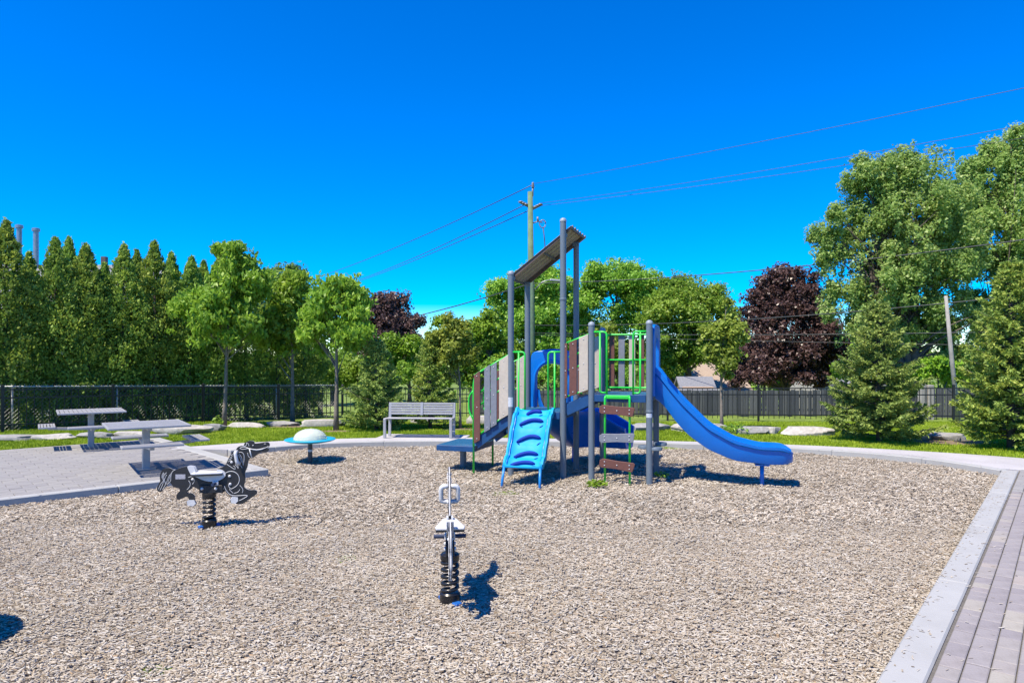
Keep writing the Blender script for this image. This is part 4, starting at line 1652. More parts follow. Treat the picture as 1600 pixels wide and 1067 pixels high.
wp2 = thing('leaning_pole', 'leaning pale wooden pole behind the fence between the spruces', 'pole', (*(np.array([(1497 - 800) / F * 21.6, 21.6])), terr(0, 21.6)))
k_ = 21.6 / F
MB().tube([(0.02, 0, -0.1), (-0.2, 0, 2.0), ((1478 - 1497) * k_, 0, CAM_H + (HZ - 462) * k_ - terr(0, 21.6))], 0.05, 10, True, [0.075, 0.065, 0.05]).build('pole', M['pole_grey'], wp2, True)
wp3 = thing('gate_post', 'stout grey wooden post of the board fence right of the broad spruce', 'post', (*(np.array([(1447 - 800) / F * 22.6, 22.6])), terr(0, 22.6)))
for dx, hh in ((-0.13, 1.25), (0.12, 1.2)):
    MB().box((dx, 0, hh / 2 - 0.05), (0.2, 0.2, hh)).build('post', M['pole_grey'], wp3, bevel=0.02)


def wire(label, a, b, sag, r=0.011, m='wire', n=24, name='power_line'):
    a, b = Vector(a), Vector(b)
    pts = []
    for k in range(n + 1):
        t = k / n
        p = a.lerp(b, t)
        p.z -= sag * 4 * t * (1 - t)
        pts.append(tuple(p - a))
    o = MB().tube(pts, r, 5).build(name, M[m], None, True)
    o.location = a
    tag(o, label, 'cable', 'overhead wires')


def apole(px, py):
    return Vector(((px - 800) / F * PY, PY, CAM_H + (HZ - py) * PY / F))


wire('topmost overhead wire rising from the pole to the upper right', apole(836, 287), wp(1760, 104, 22), 0.12)
wire('middle overhead wire of the three running to the upper right', apole(842, 318), wp(1760, 165, 22), 0.2)
wire('lowest thin overhead wire of the three running to the upper right', apole(842, 322), wp(1760, 190, 24), 0.15)
wire('topmost overhead wire descending from the pole to the left', apole(830, 290), wp(440, 450, 74), 0.5, 0.022)
wire('middle overhead wire descending from the pole to the left', apole(820, 320), wp(500, 455, 74), 0.5, 0.022)
wire('lowest overhead wire descending from the pole to the left', apole(824, 330), wp(520, 452, 74), 0.3, 0.022)
wire('thick black cable crossing above the maples to the right', apole(829, 443), wp(1760, 352, 22), 0.38, 0.02, 'wire_dark', name='telephone_cable')
wire('thick black cable descending left from the pole over the dark red maple', apole(829, 443), wp(500, 520, 60), 0.4, 0.032, 'wire_dark', name='telephone_cable')
wire('cable at mid height crossing in front of the dark red maple', apole(829, 508), wp(1700, 450, 20.5), 0.35, 0.018, 'wire', name='telephone_cable')
wire('lowest level cable crossing behind the slide and the broad spruce', apole(829, 520), wp(1700, 516, 20.5), 0.12, 0.015, 'wire', name='telephone_cable')
wire('thin lowest cable just under the level one at right', apole(829, 523), wp(1700, 542, 20.5), 0.05, 0.010, 'wire', name='telephone_cable')


# ================================================================== HOUSES
def house(name, label, cx, Y, w, d, z0, eave, ridge, wallm, roofm, axis='x', over=0.4):
    t = thing(name, label, 'house', (cx, Y, z0))
    MB().box((0, 0, eave / 2), (w, d, eave)).build('wall', wallm, t)
    hw, hd = w / 2 + over, d / 2 + over
    rt = 0.12
    vs = [(-hw, -hd, eave - 0.12), (hw, -hd, eave - 0.12), (hw, 0, ridge), (-hw, 0, ridge), (-hw, hd, eave - 0.12), (hw, hd, eave - 0.12)]
    lo = [(x, y, z - rt) for x, y, z in vs]
    fs = [(0, 1, 2, 3), (3, 2, 5, 4), (6, 9, 8, 7), (9, 10, 11, 8), (0, 6, 7, 1), (4, 5, 11, 10), (1, 7, 8, 2), (2, 8, 11, 5), (0, 3, 9, 6), (3, 4, 10, 9)]
    roof = MB().add(vs + lo, fs).build('roof', roofm, t)
    # gable ends
    MB().prism([(-d / 2, eave), (d / 2, eave), (0, ridge - 0.2)], -w / 2 + 0.01, w / 2 - 0.01, 'x').build('gable', wallm, t)
    for k in range(3):
        x = (k - 1) * w * 0.3
        f = MB().box((x, -d / 2 - 0.02, eave * 0.55), (1.1, 0.06, 1.2)).build('window', M['siding'], t)
        MB().box((x, -d / 2 - 0.055, eave * 0.55), (0.95, 0.02, 1.05)).build('pane', M['glass'], f)
    return t, roof


h1, r1 = house('house', 'house with grey shingle roof glimpsed right of the dark red maple', (1318 - 800) / F * 42, 42, 4.6, 7, -2.0, 2.5, 3.75, M['siding'], M['shingle'])
for q in (-0.9, 0.1, 0.5):
    MB().box((q, -0.1, 3.78), (0.22, 0.3, 0.14)).build('roof_vent', M['roof_trim'], r1)
h2, r2 = house('house', 'house with tan roof glimpsed behind the top of the slide', (1088 - 800) / F * 44, 44, 4.2, 7, -2.2, 1.9, 3.75, M['brick'], M['shingle_tan'])
h3, r3 = house('garden_shed', 'small tan shed with grey blue roof behind the fence by the slide', (1085 - 800) / F * 33, 33, 1.5, 1.4, terr(0, 33), 1.45, 1.95, M['brick'], M['shingle'], over=0.12)
h3['category'] = 'shed'
h4, r4 = house('house', 'house mostly hidden behind the cedar hedge, with two tall steel flues', (90 - 800) / F * 30, 30, 9, 8, -0.7, 3.6, 6.6, M['siding'], M['shingle'])
for px, yt in ((35, 356), (61, 361)):
    q = 30.0 / F
    fl = MB()
    x = (px - 800) * q - h4.location.x
    zt = CAM_H + (HZ - yt) * q - h4.location.z
    fl.tube([(x, -0.2, 5.8), (x, -0.2, zt)], 0.105, 12)
    fl.lathe([(0.10, -0.06), (0.155, -0.05), (0.155, 0.07), (0.10, 0.09)], (x, -0.2, zt), 12)
    fl.build('flue', M['flue'], r4, True, auto=40)
x = (163 - 800) * 30.0 / F - h4.location.x
zt = CAM_H + (HZ - 404) * 30 / F - h4.location.z
MB().box((x, 0.0, zt - 0.3), (0.2, 0.2, 0.75)).build('roof_vent', M['roof_trim'], r4)


# ================================================================== PLAY STRUCTURE
ps = thing('play_structure', 'blue, green and grey play structure with roofed tower, stairs, climbing wall and slide', 'playground', (0.786, 10.493, 0), R(-18.08))
A_, D_, B0, BW = 0.845, 0.91, 0.442, 0.866
ZA, ZB = 1.0, 1.285


def post(x, y, h, r=0.048, collar=None):
    mb = MB().tube([(x, y, -0.1), (x, y, h - 0.02)], r, 20)
    p = mb.build('post', M['post'], ps, True, auto=40)
    MB().lathe([(r + 0.004, 0), (r + 0.004, 0.02), (r * 0.9, 0.04), (r * 0.5, 0.055), (0.004, 0.06)], (x, y, h - 0.03), 18).build('cap', M['cap'], p, True, auto=50)
    if collar:
        MB().lathe([(r + 0.001, 0), (r + 0.007, 0.006), (r + 0.007, 0.03), (r + 0.001, 0.036)], (x, y, collar), 18).build('collar', M['post'], p, True, auto=40)
    return p


p_a1 = post(-A_, 0, 3.18)
p_a2 = post(0, 0, 3.96, collar=2.72)
post(-A_, D_, 3.10)
post(0, D_, 3.74)
p_b1 = post(B0, 0, 2.36)
p_b2 = post(B0 + BW, 0, 2.37, collar=1.03)
post(B0, D_, 2.31)
post(B0 + BW, D_, 2.31)


def wrap_sticker(x, y, z0, z1, par, r=0.0492, a0=200, a1=330):
    vs, fs = [], []
    n = 10
    for k in range(n + 1):
        a = R(a0 + (a1 - a0) * k / n)
        vs += [(x + r * math.cos(a), y + r * math.sin(a), z0), (x + r * math.cos(a), y + r * math.sin(a), z1)]
    for k in range(n):
        fs.append((2 * k, 2 * k + 2, 2 * k + 3, 2 * k + 1))
    MB().add(vs, fs).build('sticker', M['sticker'], par, True)


wrap_sticker(-A_, 0, 1.07, 1.22, p_a1)
wrap_sticker(B0 + BW, 0, 0.96, 1.02, p_b2)


def deck(x0, x1, z, y0=0.0, y1=D_):
    d = MB().box(((x0 + x1) / 2, (y0 + y1) / 2, z - 0.008), (x1 - x0 - 0.02, y1 - y0 + 0.03, 0.016)).build('deck', M['deck_top'], ps)
    r = MB()
    w = 0.03
    r.box(((x0 + x1) / 2, y0 - 0.016, z - 0.05), (x1 - x0 - 0.096, w, 0.11))
    r.box(((x0 + x1) / 2, y1 + 0.016, z - 0.05), (x1 - x0 - 0.096, w, 0.11))
    r.box((x0 + 0.015, (y0 + y1) / 2, z - 0.052), (w, y1 - y0 - 0.1, 0.11))
    r.box((x1 - 0.015, (y0 + y1) / 2, z - 0.052), (w, y1 - y0 - 0.1, 0.11))
    r.build('deck_frame', M['blue_steel'], d, bevel=0.004)


def perforated(name, col, hole, scale):
    """coated steel sheet with a grid of round holes that show what is below"""
    m, n, l, p = nodes_of(name)
    tc = n.new('ShaderNodeTexCoord')
    vo = n.new('ShaderNodeTexVoronoi')
    vo.inputs['Scale'].default_value = scale
    vo.inputs['Randomness'].default_value = 0.0
    vo.voronoi_dimensions = '2D'
    l.new(tc.outputs['Object'], vo.inputs['Vector'])
    cmp_ = n.new('ShaderNodeMath')
    cmp_.operation = 'GREATER_THAN'
    cmp_.inputs[1].default_value = hole
    l.new(vo.outputs['Distance'], cmp_.inputs[0])
    l.new(cmp_.outputs[0], p.inputs['Alpha'])
    p.inputs['Base Color'].default_value = (*col, 1)
    p.inputs['Roughness'].default_value = 0.45
    return m


M['deck_top'] = perforated('perforated_blue_steel', (0.02, 0.11, 0.22), 0.22, 38)
M['tread'] = M['deck_top']
deck(-A_, 0, ZA)
deck(B0, B0 + BW, ZB)

# --- roof: ribbed sheet on two beams
rf0, rf1 = (-A_ - 0.06, 3.10), (0.12, 3.86)


def roof_z(u):
    return rf0[1] + (rf1[1] - rf0[1]) * (u - rf0[0]) / (rf1[0] - rf0[0])


prof = []
y = 0.02
while y < D_ + 0.06:
    prof += [(y, 0.0), (y + 0.10, 0.0), (y + 0.115, 0.03), (y + 0.165, 0.03), (y + 0.18, 0.0)]
    y += 0.185
vs, fs = [], []
for (uu, zz) in (rf0, rf1):
    for dz in (0.0, 0.006):
        for (yy, hh) in prof:
            vs.append((uu, yy, zz + hh + dz))
n_ = len(prof)
for k in range(n_ - 1):
    fs += [(k, k + 1, 2 * n_ + k + 1, 2 * n_ + k), (n_ + k, 3 * n_ + k, 3 * n_ + k + 1, n_ + k + 1)]
    fs += [(k, n_ + k, n_ + k + 1, k + 1), (2 * n_ + k, 2 * n_ + k + 1, 3 * n_ + k + 1, 3 * n_ + k)]
fs += [(0, 2 * n_, 3 * n_, n_), (n_ - 1, 2 * n_ - 1, 4 * n_ - 1, 3 * n_ - 1)]
roof = MB().add(vs, fs).build('roof', M['roof'], ps)
for yy in (0.052, D_ + 0.0):
    MB().bar((rf0[0] + 0.02, yy, rf0[1] - 0.03), (rf1[0] - 0.02, yy, rf1[1] - 0.03), 0.03, 0.05).build('beam', M['roof_trim'], roof)
um = -0.36
MB().bar((um, 0.06, roof_z(um) - 0.02), (um, D_, roof_z(um) - 0.02), 0.035, 0.03).build('cross_bar', M['roof_trim'], roof)
for uu in (rf0[0] + 0.01, rf1[0] - 0.01):
    MB().bar((uu, 0.03, roof_z(uu) - 0.016), (uu, D_ + 0.04, roof_z(uu) - 0.016), 0.025, 0.025).build('edge_trim', M['roof_trim'], roof)
for sx in (-A_, 0):
    for sy in (0.0, D_):
        MB().box((sx, sy + (0.03 if sy == 0 else -0.03), roof_z(sx) - 0.05), (0.11, 0.05, 0.06)).build('bracket', M['post'], roof, bevel=0.008)


# --- green hand loops at deck openings
def round_path(P, rad, n=5):
    P = [Vector(p) for p in P]
    out = [P[0]]
    for i in range(1, len(P) - 1):
        a = (P[i - 1] - P[i])
        b = (P[i + 1] - P[i])
        r_ = min(rad, a.length * 0.49, b.length * 0.49)
        p0 = P[i] + a.normalized() * r_
        p1 = P[i] + b.normalized() * r_
        for k in range(n + 1):
            t = k / n
            out.append((p0.lerp(P[i], t)).lerp(P[i].lerp(p1, t), t))
    out.append(P[-1])
    return [tuple(p) for p in out]


def hand_loop(x, sx, z, y=-0.012, h=0.93, w=0.235):
    """loop fixed to the post at x, opening side sx"""
    r = 0.0155
    g = MB()
    g.tube(round_path([(x + sx * 0.04, y, z + h), (x + sx * w, y, z + h), (x + sx * w, y, z - 0.02)], 0.06), r, 8)
    l_ = g.build('hand_loop', M['green'], ps, True)
    xm = x + sx * w * 0.56
    MB().tube(round_path([(xm, y, z + h - 0.005), (xm, y, z + 0.03), (x + sx * (w - 0.01), y, z + 0.03)], 0.07), r * 0.92, 8).build('upright', M['green'], l_, True)


hand_loop(-A_, 1, ZA)
hand_loop(0, -1, ZA)
hand_loop(B0, 1, ZB, h=0.945)
hand_loop(B0 + BW, -1, ZB, h=0.945)


# --- slatted barriers
def slat(x, y, z0, z1, w, m, par, slope=0.0, t=0.019, bolts=True):
    """board with its top and bottom cut along the slope"""
    h = w / 2
    poly = [(x - h, z0 - slope * h), (x + h, z0 + slope * h), (x + h, z1 + slope * h - 0.006), (x + h - 0.012, z1 + slope * h), (x - h + 0.012, z1 - slope * h), (x - h, z1 - slope * h - 0.006)]
    o = MB().prism(poly, y - t / 2, y + t / 2, 'y').build('slat', M[m], par, bevel=0.003)
    if bolts:
        for zz in (z0 + 0.05, (z0 + z1) / 2, z1 - 0.05):
            MB().lathe([(0.009, 0), (0.008, 0.004), (0.003, 0.007)], (0, 0, 0), 8).build('bolt', M['bolt'], o).matrix_local = Matrix.Translation((x, y - t / 2 - 0.001, zz)) @ Matrix.Rotation(R(90), 4, 'X')
    return o


def stair_barrier(name, u0, u1, zb0, zb1, zt0, zt1, y, slats, foot=None, mid=True):
    g = MB()
    r = 0.0145
    g.tube([(u0, y, zt0), (u1, y, zt1)], r, 8)
    g.tube([(u0, y, zb0), (u1, y, zb1)], r, 8)
    if mid:
        g.tube([(u0 + 0.05, y, (zb0 + zt0) / 2), (u1, y, (zb1 + zt1) / 2)], r * 0.9, 8)
        g.tube([(u0 + 0.05, y, (zb0 + zt0) / 2 + 0.2), (u1, y, (zb1 + zt1) / 2 + 0.2)], r * 0.9, 8)
    o = g.build(name, M['green'], ps, True)
    sl = (zt1 - zt0) / (u1 - u0)
    for (x, w, m, z0, z1) in slats:
        slat(x, y - 0.026, z0, z1, w, m, o, sl)
    return o


left_slats = [(-1.405, 0.105, 'slat_brown', 0.50, 1.60), (-1.232, 0.10, 'slat_grey', 0.68, 1.70), (-1.122, 0.10, 'slat_grey', 0.76, 1.745), (-0.955, 0.155, 'slat_beige', 0.90, 1.84)]
for y in (-0.0, D_):
    o = stair_barrier('stair_rail', -1.462, -A_ - 0.03, 0.55, 0.98, 1.56, 1.89, y, left_slats)
    MB().tube(round_path([(-1.475, y, -0.1), (-1.475, y, 1.42), (-1.44, y, 1.575), (-1.3, y, 1.65)], 0.06), 0.0175, 9).build('rail_post', M['green'], o, True)
    MB().tube(round_path([(-1.475, y, 1.32), (-1.56, y + 0.01, 1.22), (-1.56, y + 0.01, 0.98), (-1.475, y, 0.84)], 0.12), 0.0135, 8).build('grab_handle', M['green'], o, True)
    MB().tube(round_path([(-1.27, y - 0.0, 1.42), (-1.32, y + 0.04, 1.32), (-1.32, y + 0.04, 1.06), (-1.27, y, 0.96)], 0.1), 0.0125, 8).build('grab_handle', M['green'], o, True)
right_slats = [(0.045, 0.05, 'slat_brown', 1.22, 2.06), (0.162, 0.115, 'slat_brown', 1.27, 2.10), (0.325, 0.14, 'slat_beige', 1.33, 2.17)]
for y in (0.0, D_):
    stair_barrier('bridge_rail', 0.04, B0 - 0.03, 1.24, 1.37, 2.06, 2.20, y, right_slats, mid=True)

# --- stair flights: stringers and treads
def flight(name, u0, z0, u1, z1, n, hgt=0.17, lo=None):
    st = None
    for y in (0.02, D_ - 0.02):
        s_ = MB().bar((u0, y, z0), (u1, y, z1), 0.03, hgt).build('stringer', M['blue_steel'], ps, bevel=0.005)
        st = s_
    for k in range(n):
        f = (k + 0.5) / n
        MB().box((u0 + (u1 - u0) * f, D_ / 2, z0 + 0.06 + (z1 - z0) * f), ((u1 - u0) / n * 0.96, D_ - 0.08, 0.02)).build('tread', M['tread_solid'], ps, bevel=0.004)
        MB().box((u0 + (u1 - u0) * (k + 1) / n - 0.01, D_ / 2, z0 + 0.0 + (z1 - z0) * (f + 0.25 / n)), (0.014, D_ - 0.08, (z1 - z0) / n * 0.9)).build('riser', M['tread_solid'], ps)


M['tread_solid'] = mat('dark_blue_tread', (0.02, 0.075, 0.2), 0.55, 0, 0.15, 20, 0.1, 120)
flight('stair', -1.45, 0.46, -A_ + 0.04, 0.93, 3)
flight('bridge', 0.03, 1.03, B0 - 0.03, 1.21, 2)
# low transfer platform
tp = MB().box((-1.79, D_ / 2, 0.412), (0.655, D_ - 0.02, 0.018)).build('transfer_platform', M['deck_top'], ps)
r = MB()
r.box((-1.79, 0.0, 0.375), (0.66, 0.03, 0.09))
r.box((-1.79, D_, 0.375), (0.66, 0.03, 0.09))
r.box((-2.105, D_ / 2, 0.374), (0.03, D_ - 0.04, 0.09))
r.box((-1.475, D_ / 2, 0.374), (0.03, D_ - 0.04, 0.09))
r.build('platform_frame', M['blue_steel'], tp, bevel=0.005)
MB().tube([(-1.84, D_ / 2, -0.1), (-1.84, D_ / 2, 0.36)], 0.055, 16).build('pedestal', M['post'], tp, True, auto=40)
MB().box((-1.80, D_ / 2, 0.345), (0.5, 0.12, 0.03)).build('support_plate', M['post'], tp)

# --- plastic climbing wall in front of the low deck
def climber():
    cu, hw = -0.435, 0.275
    stn = 26
    P = []
    for k in range(stn + 1):
        t = k / stn
        v = -0.03 - 0.70 * t
        # S-shaped: bulges high, sweeps out below
        z = ZA + 0.015 - 0.76 * (t + 0.10 * math.sin(2 * math.pi * t) * -1.0) + 0.02 * math.sin(5 * 2 * math.pi * t + 0.6)
        P.append((v, z))
    cols = [(-hw - 0.035, -0.03), (-hw - 0.03, 0.045), (-hw, 0.05), (-hw + 0.03, 0.012), (-hw * 0.5, 0.0), (0, 0.004), (hw * 0.5, 0.0), (hw - 0.03, 0.012), (hw, 0.05), (hw + 0.03, 0.045), (hw + 0.035, -0.03)]
    vs, fs = [], []
    for i, (v, z) in enumerate(P):
        a, b = P[max(i - 1, 0)], P[min(i + 1, stn)]
        d = Vector((0, b[0] - a[0], b[1] - a[1])).normalized()
        nrm = Vector((1, 0, 0)).cross(d)
        if nrm.z < 0:
            nrm = -nrm
        for (x, h) in cols:
            vs.append((cu + x * (1.0 if i < stn - 1 else 0.97), v + nrm.y * h, z + nrm.z * h))
    nc = len(cols)
    for i in range(stn):
        for k in range(nc - 1):
            fs.append((i * nc + k, i * nc + k + 1, (i + 1) * nc + k + 1, (i + 1) * nc + k))
    fs.append(tuple(range(nc)))
    fs.append(tuple(stn * nc + k for k in range(nc)))
    o = MB().add(vs, fs).build('climbing_wall', M['blue_light'], ps, True, auto=50)
    so = o.modifiers.new('thick', 'SOLIDIFY')
    so.thickness = 0.012
    so.offset = -1

    def onwall(x, t, lift):
        f = t * stn
        i = min(int(f), stn - 1)
        g = f - i
        v = P[i][0] * (1 - g) + P[i + 1][0] * g
        z = P[i][1] * (1 - g) + P[i + 1][1] * g
        d = Vector((0, P[i + 1][0] - P[i][0], P[i + 1][1] - P[i][1])).normalized()
        nrm = Vector((1, 0, 0)).cross(d)
        if nrm.z < 0:
            nrm = -nrm
        return Vector((cu + x, v, z)) + nrm * lift

    # arched foot holds, five up the wall
    for j, tt in enumerate((0.10, 0.31, 0.52, 0.72, 0.91)):
        w = 0.185 if j else 0.12
        pts, rr = [], []
        for k in range(13):
            s = k / 12 * 2 - 1
            pts.append(tuple(onwall(s * w - 0.012 * (1 if j == 4 else 0), tt - 0.035 * (1 - s * s) + 0.025 * -s, 0.012)))
            rr.append(0.030 * max(0.35, (1 - abs(s) ** 6) ** 0.5))
        MB().tube(pts, 0.026, 8, True, rr).build('foot_hold', M['blue_dark'], o, True)
        # moulded crease under each hold
        pts = [tuple(onwall(w * 0.75 + 0.05 * q, tt + 0.06 - 0.045 * q, 0.008)) for q in (0, 0.5, 1.0)]
        MB().tube(pts, 0.008, 6, True, [0.004, 0.009, 0.004]).build('crease', M['blue_dark'], o, True)
        pts = [tuple(onwall(-w * 0.95 + 0.05 * q, tt + 0.035 + 0.03 * q, 0.008)) for q in (0, 0.5, 1.0)]
        MB().tube(pts, 0.008, 6, True, [0.004, 0.009, 0.004]).build('crease', M['blue_dark'], o, True)
    for sx in (-1, 1):
        pts = [tuple(onwall(sx * (hw - 0.02), t_, 0.022)) for t_ in np.linspace(0.08, 0.98, 18)]
        MB().tube(pts, 0.011, 6).build('edge_rib', M['blue'], o, True)
    e = onwall(0, 1.0, 0)
    f_ = MB().tube([(cu - hw - 0.03, e.y + 0.01, e.z - 0.02), (cu + hw + 0.03, e.y + 0.01, e.z - 0.02)], 0.018, 8)
    f_.build('foot_bar', M['blue'], o, True)
    for sx in (-1, 1):
        MB().tube([(cu + sx * (hw - 0.0), e.y, e.z - 0.02), (cu + sx * (hw + 0.015), e.y - 0.09, -0.08)], 0.02, 8).build('leg', M['blue_leg'], o, True)


M['blue_leg'] = mat('mid_blue_paint', (0.01, 0.19, 0.55), 0.4, 0, 0.1, 8)
climber()


# --- hood panel (arch) behind the low deck and beside the high deck
def arch_panel(name, w, z0, h, open_w, open_h, m, thick=0.05, dome=0.10):
    """vertical plate in its own xz plane centred on x = 0, with an arched opening"""
    outer, inner = [], []
    n = 20
    hw, ow = w / 2, open_w / 2
    for k in range(n + 1):
        a = math.pi * k / n
        c, s = math.cos(a), math.sin(a)
        # superellipse outline for outer, rounder for the opening
        ox = hw * (1 if c > 0 else -1) * abs(c) ** 0.32
        oz = z0 + h - dome - 0.12 + (dome + 0.12) * abs(s) ** 0.7
        outer.append((ox, oz))
        ix = ow * (1 if c > 0 else -1) * abs(c) ** 0.8
        iz = z0 + open_h - ow * 0.95 + ow * 0.95 * abs(s) ** 0.95
        inner.append((ix, iz))
    outer = [(hw, z0)] + outer + [(-hw, z0)]
    inner = [(ow, z0)] + inner + [(-ow, z0)]
    N = len(outer)
    vs = []
    for t, flare in ((-thick / 2, 0.0), (thick / 2, 0.03)):
        for (x, z) in outer:
            vs.append((x, t, z))
        for (x, z) in inner:
            vs.append((x * (1 - flare), t, z))
    fs = []
    for i in range(N - 1):
        fs.append((i, i + 1, N + i + 1, N + i))
        fs.append((2 * N + i, 3 * N + i, 3 * N + i + 1, 2 * N + i + 1))
        fs.append((i, 2 * N + i, 2 * N + i + 1, i + 1))
        fs.append((N + i, N + i + 1, 3 * N + i + 1, 3 * N + i))
    fs += [(0, N, 3 * N, 2 * N), (N - 1, 3 * N - 1, 4 * N - 1, 2 * N - 1)]
    return MB().add(vs, fs)


hood = arch_panel('hood', A_ - 0.09, ZA - 0.02, 0.98, 0.54, 0.76, M['blue']).build('slide_hood', M['blue'], ps, True, auto=35, bevel=0.012, bseg=2)
hood.location = (-A_ / 2, D_ + 0.03, 0)
# moulded rim round the opening and flared brow along the top
pts = []
for k in range(19):
    a = math.pi * k / 18
    pts.append((0.30 * math.cos(a), -0.03, ZA + 0.46 + 0.33 * math.sin(a)))
pts = [(0.30, -0.03, ZA + 0.02)] + pts + [(-0.30, -0.03, ZA + 0.02)]
MB().tube(pts, 0.024, 8).build('rim', M['blue'], hood, True)
pts = [(-0.36 + 0.72 * k / 10, 0.05 + 0.10 * math.sin(math.pi * k / 10), ZA + 0.90 + 0.06 * math.sin(math.pi * k / 10)) for k in range(11)]
MB().tube(pts, 0.03, 8).build('brow', M['blue'], hood, True)

hood2 = arch_panel('hood', D_ - 0.09, ZB - 0.02, 1.08, 0.50, 0.90, M['blue'], 0.06).build('slide_hood', M['blue'], ps, True, auto=35, bevel=0.012, bseg=2)
hood2.location = (B0 + BW + 0.04, D_ / 2, 0)
hood2.rotation_euler = (0, 0, R(-90))


# --- slides: swept trough
def trough(stations, name, m, halfw=0.24, par=None):
    """stations: (position of floor centre, heading angle in plan, floor z, rim z, scale of width)"""
    vs, fs = [], []
    prof_n = None
    for (x, y, hd, zf, zr, sc) in stations:
        side = Vector((-math.sin(hd), math.cos(hd), 0))
        w = halfw * sc
        h = zr - zf
        ring = []
        t = 0.05
        # inside from left rim to right rim, then outside back
        ins = [(-w - 0.02, h), (-w + 0.025, h * 0.96), (-w + 0.05, h * 0.45), (-w * 0.62, 0.05), (-w * 0.3, 0.008), (0, 0.0), (w * 0.3, 0.008), (w * 0.62, 0.05), (w - 0.05, h * 0.45), (w - 0.025, h * 0.96), (w + 0.02, h)]
        outs = [(w + 0.05, h * 0.97), (w + 0.045, h * 0.80), (w + 0.012, h * 0.72), (w, h * 0.3), (w * 0.8, -t * 0.6), (w * 0.4, -t), (0, -t), (-w * 0.4, -t), (-w * 0.8, -t * 0.6), (-w, h * 0.3), (-w - 0.012, h * 0.72), (-w - 0.045, h * 0.80), (-w - 0.05, h * 0.97)]
        for (s, z) in ins + outs:
            p = Vector((x, y, zf + z)) + side * s
            ring.append(tuple(p))
        prof_n = len(ring)
        vs += ring
    n = len(stations)
    for i in range(n - 1):
        for k in range(prof_n):
            k2 = (k + 1) % prof_n
            fs.append((i * prof_n + k, i * prof_n + k2, (i + 1) * prof_n + k2, (i + 1) * prof_n + k))
    fs.append(tuple(reversed(range(prof_n))))
    fs.append(tuple((n - 1) * prof_n + k for k in range(prof_n)))
    return MB().add(vs, fs).build(name, m, par or ps, True, auto=45)


fl_s = [0.0, 0.15, 0.31, 0.5, 0.77, 1.13, 1.57, 1.80, 1.90]
fl_z = [1.27, 1.13, 0.90, 0.71, 0.52, 0.375, 0.335, 0.345, 0.36]
rm_s = [0.0, 0.17, 0.405, 0.77, 1.13, 1.48, 1.78, 1.90]
rm_z = [1.74, 1.50, 1.225, 0.86, 0.655, 0.575, 0.575, 0.53]


def smooth_interp(s, xs, ys):
    w = 0.07
    return float(np.mean([np.interp(s + d, xs, ys) for d in np.linspace(-w, w, 9)]))


stn = []
for s in np.concatenate([np.linspace(0.0, 1.80, 34), [1.86, 1.905, 1.93]]):
    zf, zr = smooth_interp(s, fl_s, fl_z), smooth_interp(s, rm_s, rm_z)
    sc = 1.0
    if s > 1.82:
        e = (s - 1.82) / 0.11
        sc = math.sqrt(max(0.02, 1 - e * e * 0.55))
        zf += 0.03 * e * e
        zr = zr * (1 - 0.28 * e * e) + zf * 0.28 * e * e
    stn.append((B0 + BW + 0.06 + s, D_ / 2, 0.0, zf, zr, sc))
slide = trough(stn, 'slide', M['blue'], 0.24)
MB().tube([(B0 + BW + 0.06 + 1.52, D_ / 2, -0.1), (B0 + BW + 0.06 + 1.52, D_ / 2, 0.31)], 0.03, 12).build('support_leg', M['blue'], slide, True)
MB().box((B0 + BW + 0.06 + 1.52, D_ / 2, 0.285), (0.2, 0.3, 0.02)).build('support_plate', M['blue'], slide)

# spiral slide behind the low deck: out of the hood, then turning right
stn = []
x, y, hd = -A_ / 2, D_ + 0.05, R(90)
nst = 34
for k in range(nst + 1):
    t = k / nst
    zf = 0.97 - 0.68 * min(1.0, t / 0.42) ** 0.8
    zr = max(zf + 0.34, 0.92) if t < 0.7 else 0.92 - 0.30 * (t - 0.7) / 0.3
    sc = 1.0 if t < 0.96 else 0.86
    stn.append((x, y, hd, zf, zr, sc))
    step = 0.055
    x += math.cos(hd) * step
    y += math.sin(hd) * step
    if t > 0.12 and hd > R(-8):
        hd -= R(4.6)
spiral = trough(stn, 'spiral_slide', M['blue'], 0.25)
for q in (15, 25):
    sx_, sy_, _, zf, _, _ = stn[q]
    MB().tube([(sx_, sy_, -0.1), (sx_, sy_, zf - 0.04)], 0.03, 12).build('support_leg', M['blue'], spiral, True)

# --- guard behind the high deck: green frame with slats
gy = D_ - 0.01
u0, u1, z0, z1 = B0 + 0.06, B0 + BW - 0.06, ZB + 0.07, ZB + 0.93
fr = MB()
loop = round_path([(u0 + 0.2, gy, z0), (u1, gy, z0), (u1, gy, z1), (u0, gy, z1), (u0, gy, z0), (u0 + 0.2, gy, z0)], 0.07)
fr.tube(loop, 0.0155, 8)
fr.tube([(u0, gy, (z0 + z1) / 2 + 0.02), (u1, gy, (z0 + z1) / 2 + 0.02)], 0.0135, 8)
fr.tube([(B0 + 0.03, gy, z1 - 0.02), (u0, gy, z1 - 0.02)], 0.0135, 8)
fr.tube([(u1, gy, z1 - 0.02), (B0 + BW - 0.03, gy, z1 - 0.02)], 0.0135, 8)
guard = fr.build('guard_panel', M['green'], ps, True)
for x, w, m_ in ((u0 + 0.09, 0.085, 'slat_brown'), (u0 + 0.25, 0.10, 'slat_grey'), (u0 + 0.42, 0.10, 'slat_beige'), (u0 + 0.57, 0.09, 'slat_brown')):
    slat(x, gy + 0.03, z0 + 0.0, z1 + 0.0, w, m_, guard, bolts=False)

